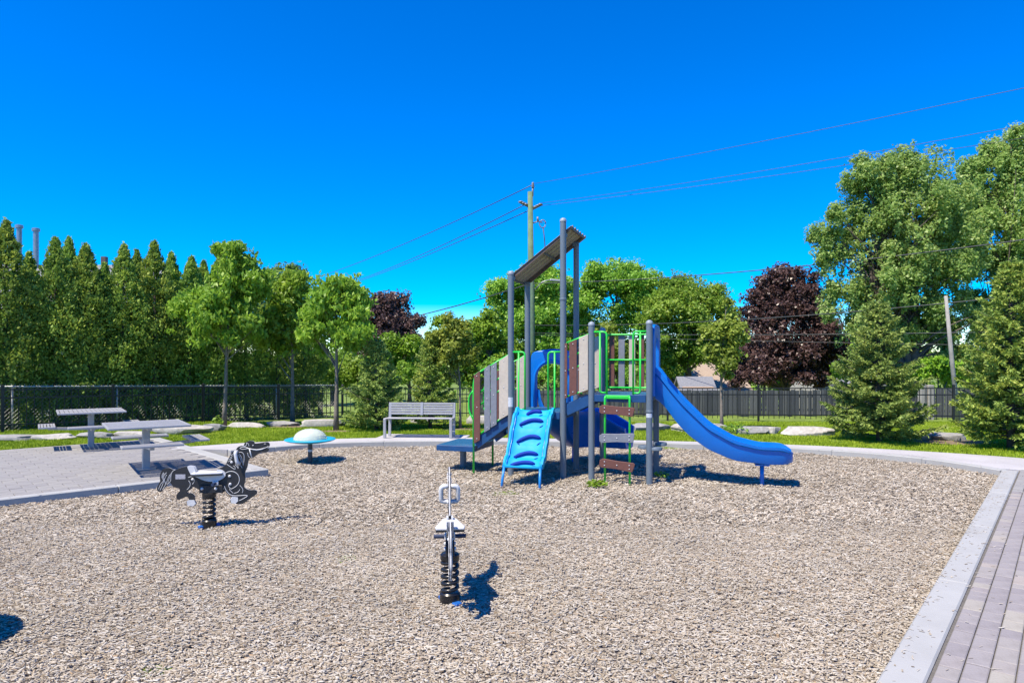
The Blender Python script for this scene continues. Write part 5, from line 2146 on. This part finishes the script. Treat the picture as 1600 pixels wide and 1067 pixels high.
# --- plank ladder in front of the high deck
ld = MB()
lv = -0.11
for u in (0.668, 1.035):
    ld.tube(round_path([(u + (0.03 if u < 0.8 else -0.03), -0.035, ZB - 0.012), (u, lv, ZB - 0.02), (u, lv, -0.12)], 0.07), 0.017, 9)
ladder = ld.build('ladder', M['green'], ps, True)
MB().box((0.852, -0.06, ZB - 0.03), (0.34, 0.10, 0.055)).build('top_plate', M['green'], ladder, bevel=0.01)
for cz, m_, tilt in ((1.06, 'slat_brown', -4), (0.655, 'slat_grey', 2.5), (0.255, 'slat_brown', -6)):
    hw, hh = 0.262, 0.068
    poly = [(-hw, -hh * 0.7), (-hw + 0.03, -hh * 1.0), (0, -hh * 0.86), (hw - 0.05, -hh * 1.05), (hw - 0.025, -hh * 0.95), (hw, hh * 0.7), (hw - 0.025, hh), (0, hh * 0.9), (-hw + 0.045, hh), (-hw, hh * 0.55)]
    ca, sa = math.cos(R(tilt)), math.sin(R(tilt))
    poly = [(x * ca - z * sa, x * sa + z * ca) for x, z in poly]
    pl = MB().prism([(0.852 + x, cz + z) for x, z in poly], lv - 0.045, lv - 0.02, 'y').build('plank_rung', M[m_], ladder, bevel=0.004)
    for u, dz in ((0.668, 0.025), (0.668, -0.03), (0.852, 0), (1.035, 0.025), (1.035, -0.03)):
        b_ = MB().lathe([(0.010, 0), (0.009, 0.005), (0.003, 0.009)], (0, 0, 0), 8).build('bolt', M['bolt'], pl)
        b_.matrix_local = Matrix.Translation((u, lv - 0.0455, cz + dz + (u - 0.852) * math.tan(R(tilt)))) @ Matrix.Rotation(R(90), 4, 'X')

# --- stepping pods clamped to the corner post of the high deck
for (x, y, z, r_) in ((B0 + BW + 0.09, 0.05, 0.50, 0.095), (B0 + BW + 0.13, 0.27, 0.545, 0.10), (B0 + BW - 0.09, 0.06, 0.515, 0.085)):
    MB().lathe([(r_ * 0.8, -0.028), (r_, -0.02), (r_, 0.01), (r_ * 0.94, 0.02), (r_ * 0.4, 0.024)], (x, y, z), 20).build('stepping_pod', M['post'], ps, True, auto=40)
MB().bar((B0 + BW + 0.02, 0.0, 0.49), (B0 + BW + 0.13, 0.3, 0.51), 0.03, 0.03).build('pod_bracket', M['green'], ps)


# ================================================================== SPRING RIDERS
def hp(x, y, s=140.6, cx=325.0, by=820.0):
    return ((x - cx) / s, (by - y) / s)


body_px = [(265.3, 731.4), (258.7, 732.8), (254.6, 736.5), (252.2, 745), (252.6, 752), (248.6, 760), (247.8, 764), (249.3, 767.5), (254, 768), (258.7, 762.8), (263.4, 757.6), (268, 754.4),
           (271.9, 760), (277, 762), (281.3, 763.6), (282.4, 767.2), (278.5, 772), (277.2, 775.5), (278, 779.2), (281.2, 781), (286.9, 778.7), (292, 776.4), (294.8, 777.5), (296.2, 781.5), (292.6, 785), (295, 790), (303, 790.8), (306.5, 787), (304.9, 781.5), (304.6, 776), (302.5, 772.6), (299.5, 771), (295.5, 771.2), (293.4, 769.8), (296, 767), (300, 764.3), (301.6, 761), (307, 763), (313.1, 766.4), (322, 768), (340, 768), (350.3, 767.5),
           (353, 770.5), (356, 773.4), (361, 776), (358.8, 783), (361, 786.5), (366, 787.2), (371, 789), (376, 788.8), (381, 786.8), (390, 780), (397, 775.5), (399.6, 772), (399.2, 768.6), (395.5, 767), (390, 767.4), (385, 766), (380.6, 763), (379.8, 759.5), (381.4, 755), (382, 747), (381.5, 740.3), (383, 735.5), (385, 731), (386.2, 723.5), (387.4, 719.6), (389.7, 717.3), (391.5, 716.4), (394.8, 716.2), (397, 714.4), (400.5, 711.8), (406.5, 708.6), (411, 708.6), (415, 708.2), (418.1, 705.4), (418, 702.6), (414.5, 702.4), (417.6, 700.4), (418.9, 698.4), (419.2, 696), (417.2, 693), (412, 692.8), (406.5, 693.6), (396.6, 694.6), (395.6, 692.4), (393.4, 690.9), (388.5, 690.4), (384, 692), (381, 694.6), (379.6, 697.4), (373.2, 698.8), (370, 701), (367.6, 704.6), (365.4, 706.4), (362, 708.2), (359.8, 712), (357.6, 716), (355.6, 720), (353.9, 723.6), (352.4, 727.4), (348, 730.4), (340, 733.5), (345, 734.6), (349.4, 736.6), (352.2, 740.6), (351.4, 744.6), (347.5, 747.5), (340, 749.5), (325, 749), (312, 745.5), (302.5, 743.8), (299.6, 741), (297.8, 736), (295.3, 730), (291, 730), (286.9, 731), (281, 732.6), (275.6, 734.8), (270.9, 733.7)]
saddle_px = [(294.8, 729.6), (300, 728.8), (305, 730.4), (306.8, 735), (308, 739.6), (316, 740.6), (330, 740.8), (339, 740.2), (340.2, 734.4), (346, 734.8), (350.5, 737.6), (352.8, 741.4), (351.6, 745.4), (347.5, 749), (341, 752), (330, 753), (320, 751), (310, 746.5), (303, 743.5), (299.5, 740.5)]


def refine(P, n=3):
    """closed Catmull-Rom through the points, so the cut edge is smooth"""
    P = [np.array(p, float) for p in P]
    m_ = len(P)
    out = []
    for i in range(m_):
        p0, p1, p2, p3 = P[i - 1], P[i], P[(i + 1) % m_], P[(i + 2) % m_]
        for k in range(n):
            t = k / n
            out.append(0.5 * ((2 * p1) + (-p0 + p2) * t + (2 * p0 - 5 * p1 + 4 * p2 - p3) * t * t + (-p0 + 3 * p1 - 3 * p2 + p3) * t ** 3))
    return out


def ngon_prism(poly, lo, hi):
    from mathutils.geometry import tessellate_polygon
    tris = tessellate_polygon([[Vector((p[0], p[1], 0)) for p in poly]])
    n = len(poly)
    vs = [(p[0], lo, p[1]) for p in poly] + [(p[0], hi, p[1]) for p in poly]
    fs = [tuple(t) for t in tris] + [tuple(q + n for q in t) for t in tris]
    for i in range(n):
        j = (i + 1) % n
        fs.append((i, j, n + j, n + i))
    return MB().add(vs, fs)


def make_horse():
    t = thing('spring_rider', '', 'spring rider')
    th = 0.0095
    poly = [hp(*p) for p in refine(body_px)]
    body = ngon_prism(poly, -th, th).build('horse_body', M['black_hdpe'], t)
    # white core showing along the cut edge
    ngon_prism([(p[0] * 1.0, p[1]) for p in poly], -th * 0.38, th * 0.38)
    core = []
    n = len(poly)
    ctr = np.array(poly)
    tg = np.roll(ctr, -1, 0) - np.roll(ctr, 1, 0)
    nm = np.stack([tg[:, 1], -tg[:, 0]], -1)
    nm /= np.linalg.norm(nm, axis=1, keepdims=True) + 1e-9
    ar = 0.5 * np.sum(ctr[:, 0] * np.roll(ctr[:, 1], -1) - np.roll(ctr[:, 0], -1) * ctr[:, 1])
    nm *= np.sign(ar)
    outp = ctr + nm * 0.0022
    vs = []
    for y in (-th * 0.45, th * 0.45):
        vs += [(p[0], y, p[1]) for p in outp]
    fs = [(i, (i + 1) % n, n + (i + 1) % n, n + i) for i in range(n)]
    MB().add(vs, fs).build('white_core_edge', M['groove'], body)
    # white saddle boards either side
    sp = [hp(*p) for p in refine(saddle_px)]
    for sg in (-1, 1):
        a, b = sorted((sg * (th + 0.0015), sg * (th + 0.017)))
        ngon_prism(sp, a, b).build('saddle_board', M['white_hdpe'], t, bevel=0.0)
    # hooves
    for hoof in ([(293, 783.5), (296.4, 781.3), (304.6, 781.5), (307, 787.3), (303, 791.2), (294.6, 790.4)], [(359.4, 781), (362, 776.8), (371, 778), (371.5, 784), (367, 788), (361, 787)]):
        hpz = [hp(*p) for p in hoof]
        ngon_prism(hpz, -th - 0.003, th + 0.003).build('hoof', M['white_hdpe'], t)
    # seat plate: broad behind, narrow in front
    zs = hp(0, 741)[1]
    xs0, xs1 = hp(304, 0)[0], hp(349, 0)[0]
    seat = [(xs0, -0.105), (xs0 + 0.05, -0.112), (xs0 + 0.16, -0.085), (xs1 - 0.04, -0.06), (xs1, -0.045), (xs1, 0.045), (xs1 - 0.04, 0.06), (xs0 + 0.16, 0.085), (xs0 + 0.05, 0.112), (xs0, 0.105)]
    MB().prism(seat, zs + 0.002, zs + 0.02).build('seat', M['white_hdpe'], t, bevel=0.006, bseg=2)
    MB().prism([(x * 0.985 + 0.0, y * 0.98) for x, y in seat], zs - 0.012, zs + 0.001).build('seat_base', M['black_hdpe'], t)
    # mounting block and side plates over the spring
    x0, x1 = hp(313, 0)[0], hp(349, 0)[0]
    zb, zt = hp(0, 770.5)[1], hp(0, 758.5)[1]
    for sg in (-1, 1):
        a, b = sorted((sg * (th + 0.001), sg * 0.034))
        ngon_prism([(x0, zb), (x1, zb), (x1, zt - 0.01), (x1 - 0.01, zt), (x0 + 0.008, zt), (x0, zt - 0.015)], a, b).build('clamp_block', M['black_hdpe'], t, bevel=0.003)
        for bx_ in (317.5, 338.5):
            p = hp(bx_, 763.7)
            q = MB().lathe([(0.017, 0), (0.016, 0.006), (0.010, 0.012), (0.003, 0.014)], (0, 0, 0), 12).build('bolt_cap', M['white_hdpe'], t, True, auto=50)
            q.matrix_local = Matrix.Translation((p[0], sg * 0.034, p[1])) @ Matrix.Rotation(R(90 * sg * -1), 4, 'X') if False else Matrix.Translation((p[0], sg * 0.034, p[1])) @ Matrix.Rotation(R(90 if sg < 0 else -90), 4, 'X')
        for (bx_, by_, rr) in ((302, 749.5, 0.013), (312.5, 745.6, 0.014), (358.4, 745, 0.014), (359.3, 757.5, 0.014), (361.4, 723.4, 0.013), (394.3, 697.5, 0.006)):
            p = hp(bx_, by_)
            q = MB().lathe([(rr * 1.15, 0), (rr * 1.1, 0.005), (rr * 0.7, 0.010), (rr * 0.2, 0.012)], (0, 0, 0), 12).build('bolt_cap', M['white_hdpe'], t, True, auto=50)
            q.matrix_local = Matrix.Translation((p[0], sg * (th + 0.0005), p[1])) @ Matrix.Rotation(R(90 if sg < 0 else -90), 4, 'X')
    # handle: rounded square ring across the neck
    pa, pb = hp(369.5, 707), hp(373, 725)
    hw = 0.068
    ring = round_path([(pa[0], 0, pa[1]), (pa[0], hw, pa[1]), (pb[0], hw, pb[1]), (pb[0], -hw, pb[1]), (pa[0], -hw, pa[1]), (pa[0], 0, pa[1])], 0.03)
    MB().tube(ring, 0.0195, 10).build('handle', M['white_hdpe'], t, True)
    # foot pegs
    p = hp(338, 755.5)
    for sg in (-1, 1):
        g = MB().tube([(p[0], sg * 0.03, p[1]), (p[0], sg * 0.125, p[1])], 0.0165, 12)
        g.build('foot_peg', M['peg'], t, True, auto=40)
        MB().box((p[0], sg * 0.031, p[1]), (0.065, 0.02, 0.05)).build('peg_bracket', M['white_hdpe'], t, bevel=0.006)
    # engraved lines on both faces
    lines = [
        [(263, 757), (268.5, 752), (269.2, 745), (271, 738), (275, 734.6)],
        [(250, 765), (254, 756), (259, 750), (262.5, 742)], [(252.5, 766.5), (256, 759), (258, 752), (256.5, 746), (259, 740)], [(256, 765.5), (261, 757), (259, 750), (258.5, 744), (262.5, 738.6)], [(261.5, 757), (264, 750), (266.5, 744), (271, 738.6)], [(255.5, 747), (256, 742), (258.5, 738.6)], [(264.5, 754), (266.6, 748), (268.6, 743)],
        [(296, 751.5), (298.5, 756), (297.5, 761), (293.5, 765.5)], [(303.5, 748), (304.6, 752.5), (301.5, 757.5)], [(295.5, 746.6), (300, 745.2), (304.5, 744.8)],
        [(351.5, 740.6), (357, 738), (364, 738), (370, 741.6), (373.2, 748), (372.6, 755), (368.6, 760.6), (361, 765), (357.4, 761.5), (357, 758)],
        [(358, 765.5), (361, 769), (364, 772)], [(347.6, 759), (349.6, 766)], [(350.4, 760), (352.6, 766), (358, 773), (366, 775.6), (385.4, 775.4), (380, 780), (373, 783.4)],
        [(374, 759.6), (377, 763), (378.8, 767), (377.8, 771.4)], [(365, 772), (371, 770), (374, 766)],
        [(372.6, 708), (377.5, 708.4), (380.4, 713), (380.4, 721), (379, 729)], [(366, 708.4), (366.8, 716), (370, 726), (372, 733)], [(364, 711), (360, 712.8)], [(363, 714), (358.6, 716.6)], [(362, 717), (357, 719.6)], [(361, 720), (355.6, 723)], [(354, 726.5), (359, 730), (366.6, 735)], [(364, 729), (366.6, 731), (367, 735)], [(367, 727), (370, 731), (371.5, 733.5)], [(372, 709.5), (375.5, 714), (377.5, 720), (378.8, 727)], [(371.8, 712), (374.5, 717), (377, 724)], [(372, 729), (375, 728.5), (377.5, 732.5)],
        [(378, 697.6), (382, 698.6), (384.5, 696), (383.6, 693.6)], [(374, 702), (378, 700), (384, 700.6), (388.5, 702.5), (398, 705), (406, 704.2), (413, 701.6), (418, 699)], [(384, 693.5), (387, 695), (388, 699)], [(389.4, 704), (390, 711), (392.4, 717)], [(386, 709), (387, 714), (389.4, 716.6)], [(374, 701.6), (376.5, 703.4), (381, 703.2), (386, 702.4)],
        [(411, 695.2), (414, 695)],
    ]
    for sg in (-1, 1):
        g = MB()
        for L_ in lines:
            P = [hp(*q) for q in L_]
            P = [np.array(q) for q in smooth_poly(P, 4)] if len(P) > 2 else P
            r_ = 0.0035 if len(L_) < 7 else 0.0042
            g.tube([(q[0], sg * (th + 0.0002), q[1]) for q in P], r_, 5)
        o = g.build('engraved_lines', M['groove'], t, True)
        # broad bridle strap and nose band
        for L_, r_ in (([(388.8, 703), (390.4, 710), (392.4, 716.8)], 0.007), ([(384.5, 701.6), (392, 703.4), (400, 704.4), (408, 703.2), (412.5, 701.6)], 0.0062)):
            P = [hp(*q) for q in L_]
            MB().tube([(q[0], sg * (th + 0.0002), q[1]) for q in P], r_, 5).build('bridle', M['white_hdpe'], t, True)
        a, b = hp(276, 749), hp(291, 741.6)
        y0, y1 = sorted((sg * (th + 0.0005), sg * (th + 0.002)))
        MB().box(((a[0] + b[0]) / 2, (y0 + y1) / 2, (a[1] + b[1]) / 2), (b[0] - a[0], y1 - y0, b[1] - a[1])).build('label_plate', M['plate'], t)
    # coil spring with end cups
    zc0, zc1 = 0.055, zb - 0.035
    turns = 5.0
    pts = []
    for k in range(int(turns * 20) + 1):
        a = 2 * math.pi * k / 20
        f = k / (turns * 20)
        pts.append((0.0125 + 0.058 * math.cos(a), 0.058 * math.sin(a), zc0 + (zc1 - zc0) * f))
    MB().tube(pts, 0.0155, 9).build('spring', M['spring'], t, True)
    cx = 0.0125
    MB().lathe([(0.06, -0.02), (0.074, -0.012), (0.074, 0.025), (0.06, 0.036), (0.02, 0.036)], (cx, 0, zc1), 20).build('top_cup', M['spring'], t, True, auto=40)
    MB().lathe([(0.078, -0.06), (0.078, 0.01), (0.066, 0.022), (0.03, 0.022)], (cx, 0, 0.035), 20).build('base_cup', M['spring'], t, True, auto=40)
    MB().box((cx, 0, -0.016), (0.225, 0.06, 0.03), Matrix.Rotation(R(38), 3, 'Z')).build('anchor_foot', M['peg_blue'], t, bevel=0.006)
    return t


M['peg_blue'] = mat('blue_anchor_paint', (0.012, 0.10, 0.36), 0.45, 0, 0.2, 14)
horse = make_horse()
horse['label'] = 'black and white horse spring rider at left, seen from the side'
horse['group'] = 'horse spring riders'
hx, hy = gp(325, 819)
horse.location = (hx, hy, 0)
horse.rotation_euler = (0, 0, R(3))
horse2 = copy_tree(horse)
horse2['label'] = 'black and white horse spring rider in the foreground, seen edge on from behind'
fx, fy = gp(703, 936)
horse2.location = (fx, fy, 0)
horse2.rotation_euler = (0, 0, math.atan2(fy, fx) + R(0.6))
for o in horse2.children:
    if o.name.startswith('anchor_foot'):
        o.scale = (1.2, 1.0, 1.0)


# ================================================================== DOMED SEATS
def dome_mat():
    m, n, l, p = nodes_of('frosted_green_dome')
    p.inputs['Base Color'].default_value = (0.72, 0.78, 0.68, 1)
    p.inputs['Roughness'].default_value = 0.22
    p.inputs['Transmission Weight'].default_value = 0.45
    p.inputs['IOR'].default_value = 1.25
    return m


def make_dome():
    t = thing('domed_spinner', '', 'play spinner')
    MB().tube([(0, 0, -0.1), (0, 0, 0.34)], 0.04, 14).build('post', M['post_dark'], t, True, auto=40)
    wrap = MB().tube([(0, 0, 0.16), (0, 0, 0.20)], 0.041, 14, False)
    wrap.build('sticker', M['sticker'], t, True)
    MB().lathe([(0.05, -0.045), (0.25, -0.03), (0.40, 0.0), (0.44, 0.018), (0.445, 0.026), (0.435, 0.036), (0.33, 0.032), (0.29, 0.03), (0.0, 0.03)], (0, 0, 0.355), 48).build('rim', M['rim_cyan'], t, True, auto=50)
    prof = [(0.292, 0.0)]
    for k in range(1, 10):
        a = math.pi / 2 * k / 9
        prof.append((0.288 * math.cos(a) if k < 9 else 0.004, 0.185 * math.sin(a) ** 0.95))
    MB().lathe(prof, (0, 0, 0.387), 40).build('dome', M['dome'], t, True, auto=60)
    return t


M['post_dark'] = mat('dark_grey_post', (0.055, 0.06, 0.065), 0.4, 0, 0.2, 8)
M['dome'] = dome_mat()
dm = make_dome()
dm['label'] = 'pale green dome with cyan rim on a dark post behind the side-on horse'
dm['group'] = 'domed spinners on the mulch'
qx, qy = gp(484.5, 719.5)
dm.location = (qx, qy, 0)
dm2 = copy_tree(dm)
dm2['label'] = 'domed spinner just outside the left edge, its shadow on the mulch in view'
dm2.location = (-3.93, 4.35, 0)


# ================================================================== PICNIC TABLES
def make_table():
    t = thing('picnic_table', '', 'picnic table')
    Ht, W = 0.70, 0.56
    MB().box((0, 0, Ht / 2 - 0.02), (0.105, 0.105, Ht)).build('pedestal', M['alu'], t, bevel=0.008)
    MB().box((0, 0, 0.008), (0.26, 0.26, 0.016)).build('base_plate', M['alu'], t, bevel=0.004)

    def slab(name, w, d, n, z, th, par):
        g = MB()
        g.box((0, -d / 2 + 0.02, z), (w, 0.04, th))
        g.box((0, d / 2 - 0.02, z), (w, 0.04, th))
        g.box((-w / 2 + 0.02, 0, z - 0.001), (0.04, d - 0.081, th - 0.002))
        g.box((w / 2 - 0.02, 0, z - 0.001), (0.04, d - 0.081, th - 0.002))
        f = g.build(name, M['alu'], par, bevel=0.006)
        return f
    top = slab('table_top', 2 * W, 2 * W, 0, Ht, 0.034, t)
    n = 14
    pitch = (2 * W - 0.09) / n
    sm = MB().box((0, 0, 0), (2 * W - 0.083, pitch - 0.011, 0.012))
    sme = bpy.data.meshes.new('slat')
    sme.from_pydata(sm.v, [], sm.f)
    fix_normals(sme)
    sme.materials.append(M['alu'])
    for k in range(n):
        o = bpy.data.objects.new('slat', sme)
        COL.objects.link(o)
        o.parent = top
        o.location = (0, -W + 0.045 + (k + 0.5) * pitch, Ht + 0.006)
    br = MB()
    br.box((0, 0, Ht - 0.035), (0.9, 0.06, 0.04))
    br.box((0, 0, Ht - 0.036), (0.06, 0.9, 0.038))
    br.build('top_brace', M['alu'], t)
    sl, sw = 0.82, 0.27
    ss = MB().box((0, 0, 0), (sl - 0.08, 0.034, 0.012))
    sse = bpy.data.meshes.new('slat')
    sse.from_pydata(ss.v, [], ss.f)
    fix_normals(sse)
    sse.materials.append(M['alu'])
    for k in (-1, 0, 1):
        a = k * math.pi / 2
        MB().bar((0.05 * math.cos(a), 0.05 * math.sin(a), 0.36), (0.70 * math.cos(a), 0.70 * math.sin(a), 0.40), 0.06, 0.05).build('seat_arm', M['alu'], t, bevel=0.004)
        g = MB()
        f = MB()
        f.box((0, -sw / 2 + 0.017, 0), (sl, 0.034, 0.034))
        f.box((0, sw / 2 - 0.017, 0), (sl, 0.034, 0.034))
        f.box((-sl / 2 + 0.017, 0, -0.001), (0.034, sw - 0.069, 0.032))
        f.box((sl / 2 - 0.017, 0, -0.001), (0.034, sw - 0.069, 0.032))
        s_ = f.build('seat', M['alu'], t, bevel=0.005)
        s_.location = (0.72 * math.cos(a), 0.72 * math.sin(a), 0.445)
        s_.rotation_euler = (0, 0, a + math.pi / 2)
        for q in range(4):
            o = bpy.data.objects.new('slat', sse)
            COL.objects.link(o)
            o.parent = s_
            o.location = (0, -0.076 + q * 0.051, 0.006)
    return t


tb = make_table()
tb['label'] = 'silver slatted picnic table with three seats, nearer of the two on the patio'
tb['group'] = 'picnic tables on the patio'
tx, ty = gp(228, 733, PZ)
tb.location = (tx, ty, PZ)
tb.rotation_euler = (0, 0, R(35))
tb2 = copy_tree(tb)
tb2['label'] = 'silver slatted picnic table farther back on the patio, near the fence'
tx, ty = gp(142, 698, PZ)
tb2.location = (tx, ty, PZ)
tb2.rotation_euler = (0, 0, R(-55))


# ================================================================== BENCH
bn = thing('park_bench', 'silver slatted park bench on the concrete pad behind the mulch', 'bench', (bx, by + 0.05, 0.095), R(-4))
W = 1.44
for sx in (-1, 1):
    x = sx * (W / 2)
    MB().bar((x, 0.22, 0), (x, 0.30, 0.74), 0.06, 0.05, (0, 1, 0)).build('rear_post', M['alu'], bn, bevel=0.005)
    MB().box((x + 0.002 * sx, -0.2, 0.21), (0.058, 0.05, 0.42)).build('leg', M['alu'], bn, bevel=0.005)
    MB().bar((x, -0.22, 0.41), (x, 0.27, 0.40), 0.056, 0.045).build('side_rail', M['alu'], bn, bevel=0.005)
for k in range(6):
    MB().box((0, -0.19 + k * 0.078, 0.43 - 0.004 * k), (W + 0.0, 0.062, 0.024)).build('seat_slat', M['alu'], bn, bevel=0.005)
for k in range(5):
    z = 0.50 + k * 0.055
    MB().box((0, 0.215 + (z / 0.74) * 0.08 - 0.02, z), (W - 0.04, 0.022, 0.043)).build('back_slat', M['alu'], bn, bevel=0.004)
MB().bar((0, 0.225, 0.47), (0, 0.262, 0.75), 0.055, 0.016, (0, 1, 0)).build('centre_strap', M['alu'], bn)


# ================================================================== SMALL PLANTS
def weed(label, x, y, z, seed, r=0.12, h=0.09, n=60, Ls=0.07, m='weed', name='weed'):
    rs = np.random.RandomState(seed)
    t = thing(name, label, 'plant', (x, y, z), 0, 'weeds and saplings')
    az = rs.uniform(0, 6.28, n)
    rr = r * np.sqrt(rs.rand(n))
    c = np.stack([rr * np.cos(az), rr * np.sin(az), h * rs.uniform(0.15, 1, n) * (1 - 0.5 * rr / r)], -1)
    ax = unit(np.stack([np.cos(az), np.sin(az), rs.uniform(-0.2, 0.6, n)], -1) + rs.normal(0, 0.3, (n, 3)))
    nr_ = unit(np.array([0, 0, 1.0]) + rs.normal(0, 0.5, (n, 3)))
    L_ = Ls * rs.uniform(0.6, 1.2, n)
    me = np_mesh('leaves', leaf_quads(c, ax, nr_, L_, L_ * 0.5, 0.2), 4)
    link_mesh('leaves', me, LM[m], t, fix=False)
    g = MB()
    for k in range(0, n, 4):
        g.tube([(0, 0, -0.01), tuple(c[k] * np.array([0.5, 0.5, 0.8])), tuple(c[k])], 0.003, 4, False)
    g.build('stems', LM['weed'], t)


wx_, wy_ = gp(932, 760)
weed('pale green weed in the mulch left of the plank ladder foot', wx_, wy_, 0.01, 1, 0.15, 0.11, 110, 0.075, 'lime')
wx_, wy_ = gp(1034, 744)
weed('dark green weed in the mulch right of the corner post', wx_, wy_, 0, 2, 0.12, 0.10, 60, 0.06, 'maple')
wx_, wy_ = gp(1150, 680)
weed('small dark shrub at the foot of the young tree behind the slide', wx_, wy_, terr(wx_, wy_), 3, 0.38, 0.36, 260, 0.09, 'maple', 'small_shrub')
wx_, wy_ = gp(340, 668)
weed('leafy sapling beside the trunk of the first young tree', wx_, wy_, terr(wx_, wy_), 4, 0.14, 0.42, 50, 0.13, 'young', 'sapling')
